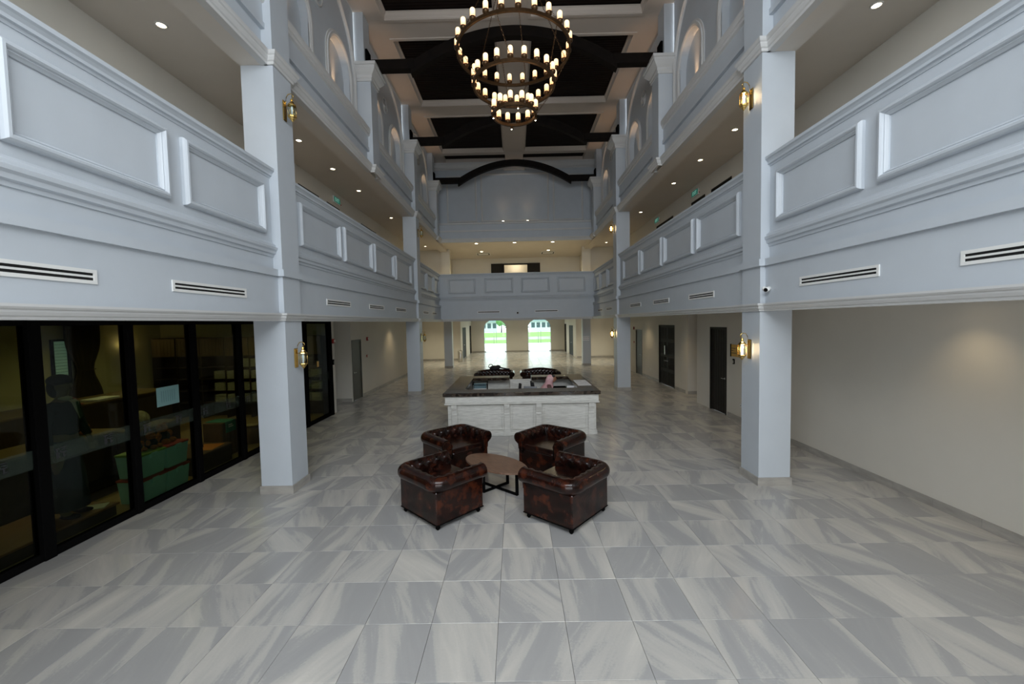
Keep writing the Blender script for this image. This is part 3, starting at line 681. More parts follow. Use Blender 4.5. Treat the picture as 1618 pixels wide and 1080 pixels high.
# ================================================================== doors and glazing
def side_door(name, s, x, y0, y1, zt, leaf_mat, style, z0=0.0, leaves=1, handle=True, depth=.07):
    d = thing(name, (s * x, (y0 + y1) / 2, z0), kind='structure')
    fw = .05; b = MB()
    for a, c in ((y0, y0 + fw), (y1 - fw, y1)): b.box(s * (x - .012), s * (x + .12), a, c, z0, zt)
    b.box(s * (x - .012), s * (x + .12), y0 + fw, y1 - fw, zt - fw, zt); b.build('frame', doordark if leaf_mat is not doorgrey else doorgrey, d, world=True)
    L_ = (y1 - y0 - 2 * fw) / leaves
    for k in range(leaves):
        a = y0 + fw + k * L_ + .003; c = a + L_ - .006; xs = x + (.03 if style != 'flush' else .01)
        b = MB(); b.box(s * xs, s * (xs + .045), a, c, z0 + .01, zt - fw)
        if style == 'panels':
            n = 4; H = (zt - fw - z0) / n
            for q in range(n):
                for wv in range(5):
                    yy = a + .07 + (c - a - .14) * (wv + .5) / 5; b.box(s * (xs - .014), s * xs, yy - .028, yy + .028, z0 + q * H + .09, z0 + (q + 1) * H - .05)
        if style == 'grooved':
            n = 6
            for q in range(n):
                yy = a + (c - a) * (q + .5) / n; b.box(s * (xs - .012), s * xs, yy - (c - a) / n * .42, yy + (c - a) / n * .42, z0 + .03, zt - fw - .03)
        b.build('leaf', leaf_mat, d, world=True)
        if handle:
            hy = a + .08 if k == 1 or leaves == 1 else c - .08
            b = MB(); b.lathe([(.025, 0), (.025, .012)], (s * (xs - .02), hy, z0 + 1.0), 12, axis='X'); b.tube([(s * (xs - .02), hy, z0 + 1.0), (s * (xs - .06), hy, z0 + 1.0), (s * (xs - .06), hy + .11, z0 + 1.0)], .008, 6)
            b.build('handle', chrome, d, world=True)
    return d
side_door('door_1', -1, XF, 14.25, 15.12, 2.17, doorgrey, 'flush')
side_door('door_2', 1, 5.68, 11.17, 12.12, 2.43, doordark, 'grooved')
d3 = side_door('door_3', 1, XF + .1, 15.6, 17.3, 2.45, doordark, 'panels', leaves=2)
b = MB(); b.cbox(5.93, 5.99, 16.48, 16.56, 1.25, 1.62, .01); b.build('lock_plate', chrome, d3, world=True)
side_door('door_4', 1, XF + .1, 19.6, 20.6, 2.2, doorgrey, 'flush')
for k, (s, x, a, c, z) in enumerate([(-1, 4.1, 30.6, 32.6, 2.35), (-1, 4.1, 35.3, 36.5, 2.45), (1, 4.3, 31.2, 33.4, 2.35), (1, 4.3, 35.3, 36.5, 2.45)]):
    side_door('door_%d' % (5 + k), s, x, a, c, z, doordark, 'grooved', leaves=2 if c - a > 1.5 else 1)
k = 9
for s, P_ in ((-1, [(10.70, 11.80), (12.30, 13.18), (15.0, 16.6)]), (1, [(10.92, 12.03), (12.43, 13.36), (14.9, 16.6)])):
    for a, c in P_:
        side_door('door_%d' % k, s, 5.66, a, c, 6.40, doordark, 'flush', z0=3.58, handle=False); k += 1
# gallery end door: two dark leaves standing open on a lit room
d = thing('door_15', (0, 26.7, 3.58), kind='structure')
b = MB(); b.box(-1.6, -.83, 26.62, 26.7, 3.58, 6.50); b.build('leaf', doordark, d, world=True)
b = MB(); b.box(.83, 1.58, 26.62, 26.7, 3.58, 6.50); b.build('leaf', doordark, d, world=True)
b = MB(); b.box(-.83, -.75, 26.66, 26.8, 3.58, 6.47); b.box(.75, .83, 26.66, 26.8, 3.58, 6.47); b.box(-.83, .83, 26.66, 26.8, 6.42, 6.50); b.build('frame', doordark, d, world=True)
b = MB(); b.box(-1.6, 1.6, 28.5, 28.6, 3.58, 6.9); b.box(-1.7, -1.6, 26.9, 28.6, 3.58, 6.9); b.box(1.6, 1.7, 26.9, 28.6, 3.58, 6.9); b.box(-1.7, 1.7, 26.9, 28.6, 6.87, 6.95); b.build('lit_room', cream, d, world=True)
b = MB(); b.cbox(-.6, .75, 28.3, 28.45, 5.2, 6.0, .02); b.build('dark_cabinet', doordark, d, world=True)
lamp('lamp', 'POINT', (0, 27.8, 6.6), 25, (1, .85, .6), shadow_soft_size=.1)

# shop glazing
mull = [-5.0, -3.7, -2.4, -1.2, 0.0, 1.15, 2.32, 3.48, 4.65, 5.82, 6.98, 8.15, 9.4, 10.72, 12.16]
def crest_mark(mb, y, z, sc=1.0):
    """small dark crest-like mark printed on the film"""
    for dy, dz, w_, h_ in ((-.032, .045, .05, .012), (-.035, .025, .012, .03), (-.032, .0, .044, .010), (-.04, -.035, .012, .06), (-.022, -.03, .010, .05), (.03, .05, .05, .010), (.03, .028, .034, .010), (.03, .0, .052, .012), (.028, -.03, .012, .06), (.045, -.045, .03, .010), (-.005, .012, .012, .02)):
        y_, z_ = y + dy * sc, z + dz * sc; mb.box(-5.694, -5.690, y_ - w_ * sc / 2, y_ + w_ * sc / 2, z_ - h_ * sc / 2, z_ + h_ * sc / 2)
for i in range(len(mull) - 1):
    y0, y1 = mull[i], mull[i + 1]
    w = thing('window_%d' % (i + 1), (-5.7, (y0 + y1) / 2, 0), kind='structure')
    wide = .065 if i in (8,) else .05
    b = MB(); b.cbox(-5.78, -5.64, y0 - wide, y0 + wide, 0, 2.86, .006); b.build('mullion', blackm, w, world=True)
    b = MB(); b.cbox(-5.75, -5.66, y0 + wide, y1 - .05, 0, .09, .006); b.build('bottom_rail', blackm, w, world=True)
    b = MB(); b.cbox(-5.75, -5.66, y0 + wide, y1 - .05, 2.76, 2.86, .006); b.build('top_rail', blackm, w, world=True)
    MB().box(-5.712, -5.700, y0 + wide, y1 - .05, .09, 2.76).build('pane', glassdark, w, world=True)
    if i >= 6:
        MB().box(-5.699, -5.697, y0 + wide, y1 - .05, 1.10, 1.32).build('frosted_strip', frost, w, world=True)
        b = MB()
        n = 2
        for q in range(n): crest_mark(b, y0 + .22 + q * .58, 1.21, 1.1)
        b.build('printed_crests', inkm, w, world=True)
b = MB(); b.cbox(-5.78, -5.64, 12.10, 12.22, 0, 2.86, .006); b.build('mullion', blackm, bpy.data.objects['window_14'], world=True)
pp = MB().box(-.002, .002, -.05, .05, -.08, .08).build('door_sticker', goldm); pp.location = (-5.69, 11.4, 1.62); tagged(pp, 'small gold sticker on the glass shop door past the lantern column', 'sticker')
# entrance glass doors, with the film strip
for i, (c, hw) in enumerate(gd):
    d = thing('door_%d' % (16 + i), (c, 36.9, 0), kind='structure')
    P_ = [(c + hw - .01, 0)] + arch_pts(c, hw - .01, 2.2, .79, 24) + [(c - hw + .01, 0)]
    b = MB(); b.tube([(x, 36.93, z) for x, z in P_], .035, 4, smooth=False); b.build('frame', chrome, d, world=True)
    for s in (-1, 1):
        b = MB(); q = [(x, z) for x, z in P_ if (x - c) * s >= -1e-6]
        if s > 0: q = q + [(c + .006, 0)]
        else: q = [(c - .006, 0)] + q
        q = [(x if abs(x - c) > .01 else c + s * .006, z) for x, z in q]
        nq = len(q); b.add([(x, 36.95, z) for x, z in q] + [(x, 36.96, z) for x, z in q], [tuple(range(nq)), tuple(range(2 * nq - 1, nq - 1, -1))] + [(k_, (k_ + 1) % nq, nq + (k_ + 1) % nq, nq + k_) for k_ in range(nq)])
        b.build('glass_leaf', glassclear, d, world=True)
        b = MB(); b.tube([(c + s * .12, 36.86, .75), (c + s * .12, 36.86, 1.9)], .016, 8); b.box(c + s * .12 - .01, c + s * .12 + .01, 36.86, 36.95, .82, .85); b.box(c + s * .12 - .01, c + s * .12 + .01, 36.86, 36.95, 1.8, 1.83); b.build('pull_handle', chrome, d, world=True)
        b = MB(); b.cbox(c + s * (hw - .17), c + s * (hw - .02), 36.92, 36.98, 2.18, 2.26, .01); b.cbox(c + s * (hw - .17), c + s * (hw - .02), 36.92, 36.98, .02, .10, .01); b.build('patch_hinge', chrome, d, world=True)
        MB().box(c + s * .01, c + s * (hw - .03), 36.945, 36.949, 1.10, 1.34).build('film_strip', frostw, d, world=True)

# ================================================================== outdoors
concrete = mat('pale_concrete', (0.75, 0.75, 0.74), 0.8, noise=0.05, nscale=2)
lawnm = mat('lawn', (0.20, 0.42, 0.08), 0.9, noise=0.2, nscale=20)
g = MB().box(-60, 60, 37.3, 160, -.3, -.08).build('ground', concrete, kind='structure')
tagged(MB().box(-50, 50, 54, 108, -.079, -.02).build('lawn', lawnm, kind='stuff'), 'bright green lawn beyond the paved forecourt', 'grass')
bw = mat('pale_render', (0.60, 0.66, 0.66), 0.7); roofm = mat('blue_grey_roof', (0.16, 0.28, 0.28), 0.6); railm = mat('white_railing', (0.7, 0.75, 0.75), 0.5); winm = mat('dark_window', (0.05, 0.09, 0.10), 0.2)
for i, (x0, x1, lab) in enumerate([(-13, -5.5, 'low pale building with railings beyond the lawn, seen through the first glass door'), (4.0, 14.5, 'low pale building with a blue-grey roof beyond the lawn, seen through the second glass door')]):
    bd = thing('building', ((x0 + x1) / 2, 118, 0), lab, 'building')
    b = MB(); b.box(x0, x1, 116, 122, -.1, 3.0); b.build('wall', bw, bd, world=True)
    b = MB(); b.add([(x0 - .6, 115, 3.0), (x1 + .6, 115, 3.0), (x1 + .6, 123, 3.0), (x0 - .6, 123, 3.0), (x0 + 1, 118, 4.1), (x1 - 1, 118, 4.1), (x1 - 1, 120, 4.1), (x0 + 1, 120, 4.1)], [(0, 1, 5, 4), (1, 2, 6, 5), (2, 3, 7, 6), (3, 0, 4, 7), (4, 5, 6, 7), (3, 2, 1, 0)]); b.build('roof', roofm, bd, world=True)
    n = int((x1 - x0) / 1.5)
    for k in range(n):
        a = x0 + .4 + k * 1.5; MB().box(a, a + 1.0, 115.95, 116, .9, 2.5).build('window', winm, bd, world=True)
    b = MB(); b.box(x0, x1, 114.4, 114.5, .95, 1.05)
    for k in range(int((x1 - x0) / .4)): b.box(x0 + k * .4, x0 + k * .4 + .08, 114.42, 114.48, -.02, .95)
    b.build('railing', railm, bd, world=True)
treem = mat('tree_leaves', (0.10, 0.24, 0.07), 0.9, noise=0.3, nscale=3)
for i, (x, y, r_, l) in enumerate([(-4.0, 112, 1.6, 'small leafy tree beside the low building, seen through the first glass door'), (-2.6, 127, 1.9, 'broad green tree behind the lawn between the two buildings'), (2.2, 130, 1.8, 'rounded green tree at the end of the low building with the roof')]):
    t = thing('tree', (x, y, 0), l, 'tree'); b = MB(); b.tube([(0, 0, -.1), (.1, 0, 1.4), (0, 0, 2.4)], [.16, .12, .07], 8); b.build('trunk', darkwood, t)
    b = MB()
    for q in range(26):
        a = random.uniform(0, 2 * PI); e = random.uniform(-.6, 1.2); rr = r_ * .6
        b.ball((rr * math.cos(a) * math.cos(e), rr * math.sin(a) * math.cos(e), 2.7 + rr * math.sin(e)), r_ * random.uniform(.25, .45), 7, 5)
    b.build('crown', treem, t)

# ================================================================== lamps of the place
WARM = (1.0, 0.72, 0.40); WARM2 = (1.0, 0.78, 0.46)
def ordn(k): return ['first', 'second', 'third', 'fourth', 'fifth', 'sixth', 'seventh', 'eighth', 'ninth'][k]
def downlight(loc, lab, energy, group, r=.055, col=WARM, face=lampface, ang=120, blend=.8):
    t = thing('downlight', loc, lab, 'downlight', group)
    b = MB(); b.lathe([(r * 1.35, 0.0), (r * 1.35, -.008), (r * 1.02, -.012), (r * 1.0, 0.0)], (0, 0, 0), 20); b.build('trim_ring', whitem, t)
    b = MB(); b.lathe([(r, -.004), (r * .6, -.0095)], (0, 0, 0), 16); b.build('lamp_face', face, t)
    if energy: lamp('lamp', 'SPOT', (0, 0, -.03), energy, col, parent=t, spot_size=R(ang), spot_blend=blend, shadow_soft_size=.05)
    return t
for s in (-1, 1):
    sw = 'shopfront' if s < 0 else 'cream wall'
    for k, y in enumerate([2.3, 5.75, 9.3, 11.0, 12.8, 16.1, 19.2, 22.1]):
        downlight((s * 4.87, y, 6.86), f'{ordn(k)} small downlight in the upper gallery ceiling, {sw} side', 30 if y > 8 else 10, 'gallery ceiling downlights')
    for k, y in enumerate([1.4, 5.1, 9.6, 14.0, 18.6, 22.4]):
        if s < 0 and y > 12.5 and y < 17: continue
        x = 5.25 if y < 16 else 5.35
        downlight((s * x, y, 2.86), f'{ordn(k)} downlight under the gallery, {sw} side', (18 if s > 0 else 6) if y < 12 else 34, 'downlights under the gallery', col=WARM2, ang=110, blend=1.0)
for k, (x, y) in enumerate([(-2.06, 21.6), (-.06, 21.6), (1.95, 21.6), (-2.0, 24.1), (1.92, 24.1)]):
    downlight((x, y, 6.86), ['downlight over the far gallery, front row, shopfront end', 'downlight over the far gallery, middle of the front row', 'downlight over the far gallery, front row, cream wall end', 'downlight below the shopfront end ceiling cassette', 'downlight below the cream wall end ceiling cassette'][k], 190, 'far gallery downlights', r=.085, col=(1, .86, .55), face=lampface2, ang=150)
for x in (-1, 1):
    t = thing('ceiling_cassette', (x * 1.95, 24.9, 6.86), 'square white air cassette in the far gallery ceiling, ' + ('shopfront' if x < 0 else 'cream wall') + ' end', 'vent', 'far gallery air cassettes')
    b = MB(); b.cbox(-.42, .42, -.42, .42, -.03, 0, .01); b.build('panel', whitem, t)
    for q in range(4):
        b = MB(); b.box(-.3, .3, -.37, -.31, -.034, -.028); o = b.build('slot', blackgap, t); o.rotation_euler = (0, 0, q * PI / 2)
for k, (x, y) in enumerate([(-3.0, 26.2), (0, 26.2), (3.0, 26.2), (-2.0, 31.0), (2.0, 31.0), (-2.0, 34.5), (2.0, 34.5), (-5.6, 27), (5.6, 27)]):
    downlight((x, y, 3.095), f'{ordn(k)} downlight in the low ceiling past the hall, counted from the columns', 150, 'downlights past the hall', r=.07, col=(1, .90, .64), face=lampface2, ang=150)
# uplights in the niches
for s in (-1, 1):
    sw = 'shopfront' if s < 0 else 'cream wall'; k = 0
    for y0, y1 in bays[1:]:
        for q in (-1.03, 1.03):
            y = (y0 + y1) / 2 + q
            t = thing('niche_uplight', (s * 4.215, y, 7.86), f'warm uplight at the foot of the {ordn(k)} niche, {sw} side', 'uplight', 'niche uplights'); k += 1
            b = MB(); b.lathe([(.035, 0), (.045, .02), (.045, .07), (.04, .08)], (0, 0, 0), 12); b.build('housing', blackm, t)
            MB().lathe([(.036, .078), (.034, .084)], (0, 0, 0), 12).build('lamp_face', lampface, t)
            lamp('lamp', 'SPOT', (0, 0, .10), 125, (1.0, .60, .31), (R(180), R(s * 12), 0), parent=t, spot_size=R(23), spot_blend=1.0, shadow_soft_size=.03)
            lamp('lamp', 'SPOT', (-s * .16, 0, .12), 42, (1.0, .62, .34), (R(180), R(-s * 2), 0), parent=t, spot_size=R(50), spot_blend=1.0, shadow_soft_size=.04)
for x in (-.61, .63):
    t = thing('ledge_uplight', (x, 20.75, 7.66), 'round warm uplight on the far ledge, ' + ('shopfront' if x < 0 else 'cream wall') + ' side of the middle', 'uplight', 'far ledge uplights')
    b = MB(); b.lathe([(.05, 0), (.07, .02), (.07, .09), (.06, .10)], (0, 0, 0), 14); b.build('housing', blackm, t)
    MB().ball((0, 0, .10), .055, 12, 8, (1, 1, .6)).build('lamp_face', lampface, t)
    lamp('lamp', 'SPOT', (0, 0, .18), 7, (1, .66, .38), (R(180 - 12), 0, 0), parent=t, spot_size=R(70), spot_blend=1, shadow_soft_size=.05)

# ================================================================== chandelier
CX, CY = -0.02, 8.95
ch = thing('chandelier', (CX, CY, 10.8), 'three-tier bronze ring chandelier with rows of glowing candle lamps', 'chandelier')
rings = [(1.19, 8.41 - 10.8, 24), (.86, 7.73 - 10.8, 20), (.455, 7.12 - 10.8, 12)]
cm = MB(); cm.lathe([(.050, 0), (.050, .13), (.047, .150), (.036, .165), (.012, .172)], (0, 0, 0), 16); cme = cm.mesh('candle'); cme.materials.append(candlem)
hm = MB(); hm.lathe([(.020, -.03), (.030, -.015), (.058, .0), (.062, .03), (.062, .045), (.05, .048)], (0, 0, 0), 14); hme = hm.mesh('candle_holder'); hme.materials.append(bronze)
for ri, (rad, z, n) in enumerate(rings):
    b = MB(); b.ringband((0, 0, z), rad, .022, -.03, .03, 72); b.build('ring', bronze, ch)
    for k in range(n):
        a = 2 * PI * (k + .5 * (ri != 0)) / n + .08
        h = bpy.data.objects.new('candle_holder', hme); COL.objects.link(h); h.parent = ch; h.location = (rad * math.cos(a), rad * math.sin(a), z + .05)
        c = bpy.data.objects.new('candle', cme); COL.objects.link(c); c.parent = h; c.location = (0, 0, .045)
def chain(mb, a, c, link=.05, r=.0045):
    a, c = Vector(a), Vector(c); L_ = (c - a).length; n = max(2, int(L_ / (link * .78))); d = (c - a) / L_
    e1 = d.cross(Vector((.3, .5, .1))).normalized(); e2 = d.cross(e1)
    for i in range(n):
        m_ = a + (c - a) * (i + .5) / n; e = e1 if i % 2 else e2; g_ = e2 if i % 2 else e1
        pts = []
        for q in range(6):
            t = 2 * PI * q / 6; pts.append(m_ + d * (link * .5 * math.cos(t)) + e * (link * .26 * math.sin(t)))
        mb.tube(pts, r, 3, closed=True, smooth=False)
NCH = 6
for k in range(NCH):
    a = 2 * PI * (k + .25) / NCH
    (r0, z0, _), (r1, z1, _), (r2, z2, _) = rings
    b = MB(); chain(b, (.07 * math.cos(a), .07 * math.sin(a), -.12), (r0 * math.cos(a), r0 * math.sin(a), z0 + .03)); b.build('chain', bronze, ch)
    b = MB(); chain(b, (r0 * math.cos(a), r0 * math.sin(a), z0 - .03), (r1 * math.cos(a + .2), r1 * math.sin(a + .2), z1 + .03)); b.build('chain', bronze, ch)
    if k % 2 == 0:
        b = MB(); chain(b, (r1 * math.cos(a), r1 * math.sin(a), z1 - .03), (r2 * math.cos(a), r2 * math.sin(a), z2 + .03)); b.build('chain', bronze, ch)
b = MB(); b.lathe([(.10, 0), (.10, -.02), (.05, -.08), (.03, -.14), (.01, -.16)], (0, 0, 0), 20); b.build('ceiling_rose', bronze, ch)
for k in range(4):
    a = PI / 2 * k + .15
    h = MB().lathe([(.03, 0), (.035, -.05), (.028, -.06)], (0, 0, 0), 12).build('spot_housing', bronze, ch); h.location = (.455 * math.cos(a), .455 * math.sin(a), rings[2][1] - .03)
    MB().ball((0, 0, -.055), .017, 8, 6).build('spot_bulb', lampface2, h)
    lamp('lamp', 'SPOT', (0, 0, -.1), 12, (1, .85, .6), parent=h, spot_size=R(60), spot_blend=.6, shadow_soft_size=.03)

# ================================================================== lanterns on the columns
def lantern(loc, s, lit, lab):
    """wall lantern; built facing +X"""
    t = thing('wall_lantern', loc, lab, 'lantern', 'brass wall lanterns on the columns', rz=0 if s > 0 else PI)
    b = MB(); b.cbox(0, .022, -.05, .05, -.18, .14, .02); b.build('backplate', brass, t)
    b = MB(); pts = [(.02, 0, .06), (.035, 0, .12), (.045, 0, .19), (.075, 0, .235), (.12, 0, .245), (.155, 0, .22), (.16, 0, .19), (.145, 0, .17), (.13, 0, .18)]; b.tube(pts, .0065, 8)
    b.tube([(.02, 0, .06), (.10, 0, .055)], .006, 6); b.build('scroll_arm', brass, t)
    X = .13
    b = MB(); b.lathe([(.008, .165), (.022, .155), (.022, .14), (.01, .128), (.012, .118), (.032, .108), (.040, .088), (.062, .070), (.066, .06), (.066, .052)], (X, 0, 0), 8, smooth=False); b.build('roof_cap', brass, t)
    b = MB(); b.lathe([(.066, -.115), (.062, -.128), (.045, -.145), (.040, -.158), (.022, -.175), (.008, -.195)], (X, 0, 0), 8, smooth=False)
    b.lathe([(.07, -.108), (.07, -.118)], (X, 0, 0), 8, smooth=False); b.build('base_cup', brass, t)
    b = MB()
    for k in range(8):
        a = 2 * PI * (k + .0) / 8; b.tube([(X + .062 * math.cos(a), .062 * math.sin(a), .055), (X + .064 * math.cos(a), .064 * math.sin(a), -.11)], .0035, 4)
    b.build('cage_bars', brass, t)
    b = MB(); b.lathe([(.058, .054), (.060, -.112)], (X, 0, 0), 8, smooth=False); b.build('glass', glassclear, t)
    b = MB(); b.lathe([(.012, -.11), (.014, -.02), (.020, .0), (.021, .02), (.012, .042), (.003, .05)], (X, 0, 0), 12); b.build('bulb', bulbm if lit else bulboff, t)
    if lit: lamp('lamp', 'POINT', (X, 0, .0), 5.5, (1, .60, .28), parent=t, shadow_soft_size=.02)
for (y, n_) in ((6.68, 'first'), (15.66, 'second')):
    for z, lv in ((2.19, 'lower'), (6.17, 'upper')):
        lantern((-XI, y, z), 1, False, f'unlit brass {lv} lantern on the {n_} column of the shopfront side')
        lantern((XI, y, z), -1, True, f'lit brass {lv} lantern on the {n_} column of the cream wall side')

# ================================================================== small wall items
def wall_item(name, loc, label, cat, builders, group=None):
    t = thing(name, loc, label, cat, group)
    for nm, fn, m_ in builders:
        b = MB(); fn(b); b.build(nm, m_, t)
    return t
def strobe(loc, s, lab):
    wall_item('alarm_strobe', loc, lab, 'alarm', [('housing', lambda b: b.cbox(0, -s * .05, -.06, .06, -.07, .07, .01), redm), ('lens', lambda b: b.cbox(-s * .05, -s * .08, -.035, .035, -.03, .04, .01), whitem)], 'fire alarm sounders')
strobe((-XF, 15.75, 2.16), -1, 'red alarm sounder above and past the grey-green door')
strobe((-5.70, 12.40, 2.22), -1, 'red alarm sounder on the jamb at the end of the shop glazing')
strobe((XF + .1, 20.9, 2.26), 1, 'red alarm sounder by the last grey door on the cream wall side')
def callpoint(loc, s, lab):
    wall_item('call_point', loc, lab, 'alarm', [('housing', lambda b: b.cbox(0, -s * .04, -.045, .045, -.045, .045, .008), redm), ('face', lambda b: b.box(-s * .04, -s * .043, -.03, .03, -.03, .03), whitem)], 'red call points')
callpoint((-XF, 15.68, 1.5), -1, 'small red call point beside the grey-green door')
callpoint((XF + .1, 20.9, 1.55), 1, 'small red call point below the alarm sounder, cream wall side')
wall_item('card_reader', (-5.70, 12.36, 1.58), 'black card reader on the jamb beside the glass shop door', 'switch', [('housing', lambda b: b.cbox(0, .03, -.04, .04, -.08, .08, .008), blackm), ('keypad', lambda b: b.box(.03, .032, -.025, .025, -.05, .04), doorgrey)])
wall_item('card_reader', (5.68, 10.79, 1.53), 'black card reader under the gold room sign', 'switch', [('housing', lambda b: b.cbox(0, -.03, -.04, .04, -.07, .07, .008), blackm), ('keypad', lambda b: b.box(-.03, -.032, -.025, .025, -.045, .035), chrome)])
wall_item('room_sign', (5.68, 10.75, 1.82), 'gold room sign with black lines beside the dark door', 'sign', [('plate', lambda b: b.cbox(0, -.012, -.2, .17, -.16, .16, .004), goldm), ('end_strip', lambda b: b.cbox(0, -.02, .17, .21, -.17, .17, .004), blackm), ('printed_lines', lambda b: (b.box(-.012, -.014, -.05, .15, .05, .065), b.box(-.012, -.014, .05, .15, -.01, .005), b.box(-.012, -.014, -.10, .15, -.075, -.06)), inkm)])
def socket(loc, s, lab, axis='x'):
    wall_item('wall_socket', loc, lab, 'socket', [('plate', lambda b: b.cbox(0, -s * .01, -.045, .045, -.04, .04, .004), whitem), ('holes', lambda b: b.box(-s * .010, -s * .011, -.015, .015, -.012, .012), blackgap)], 'white wall sockets')
socket((5.68, 10.45, .42), 1, 'white socket low on the wall beside the gold-sign door')
socket((XF + .1, 18.4, .42), 1, 'white socket low on the wall past the double doors')
socket((XF + .1, 18.3, 1.35), 1, 'white switch plate at hand height past the double doors')
for (x, y, s, l) in ((5.66, 13.9, 1, 'green exit sign on the cream wall gallery, nearer one'), (5.66, 17.3, 1, 'green exit sign on the cream wall gallery, farther one'), (-5.66, 13.6, -1, 'green exit sign on the shopfront gallery wall')):
    yy = {13.9: 13.05, 17.3: 16.5, 13.6: 12.95}[y]
    t = thing('exit_sign', (x, yy, 6.62), l, 'sign', 'green exit signs')
    b = MB(); b.cbox(0, -s * .04, -.24, .24, -.11, .10, .01); b.build('case', whitem, t)
    MB().box(-s * .04, -s * .044, -.22, .22, -.08, .085).build('panel', greensign, t)
    text_obj('EXIT', .15, signwhite, 'lettering', t, (-s * .045, 0, 0), (R(90), 0, R(-90 if s > 0 else 90)))
    lamp_ = MB().ball((-s * .03, -.3 if s > 0 else .3, -.06), .018, 8, 6).build('charge_light', redm, t)
# bullet camera
t = thing('security_camera', (3.80, 6.42, 3.13), 'white bullet security camera on the first column, cream wall side', 'camera')
b = MB(); b.lathe([(.035, 0), (.035, -.02), (.02, -.03)], (0, 0, 0), 14, axis='Y'); b.tube([(0, -.02, 0), (-.01, -.07, .01), (-.03, -.09, -.01)], .011, 8); b.build('bracket', whitem, t)
b = MB(); b.tube([(.03, -.10, .0), (-.07, -.16, -.03)], [.034, .036], 14); b.build('body', whitem, t)
b = MB(); b.tube([(-.068, -.159, -.0295), (-.074, -.163, -.0312)], [.031, .028], 14); b.build('lens', blackm, t)
# notice on the far column
t = thing('notice_sheet', (4.12, 24.395, 1.63), 'pale printed notice sheets taped to the slim far column, cream wall side', 'notice')
b = MB(); b.box(-.2, .2, -.004, 0, -.13, .13); b.build('sheet', paperm, t)
b = MB()
for q in range(2):
    for w_ in range(3): b.box(-.17 + w_ * .13, -.07 + w_ * .13, -.006, -.004, .05 - q * .11, .07 - q * .11)
b.build('printed_lines', mat('grey_print', (.25, .25, .27), .8), t)
# bin
t = thing('litter_bin', (-4.0, 28.5, 0), 'tall steel litter bin beside the slim column near the corridor', 'bin')
b = MB(); b.lathe([(.17, 0), (.18, .01), (.18, .70), (.17, .71)], (0, 0, 0), 28); b.build('body', chrome, t)
b = MB(); b.lathe([(.175, .71), (.185, .72), (.18, .75), (.12, .76)], (0, 0, 0), 28); b.build('lid', chrome, t)
MB().lathe([(.12, .757), (.118, .765)], (0, 0, 0), 20).build('opening', blackgap, t)

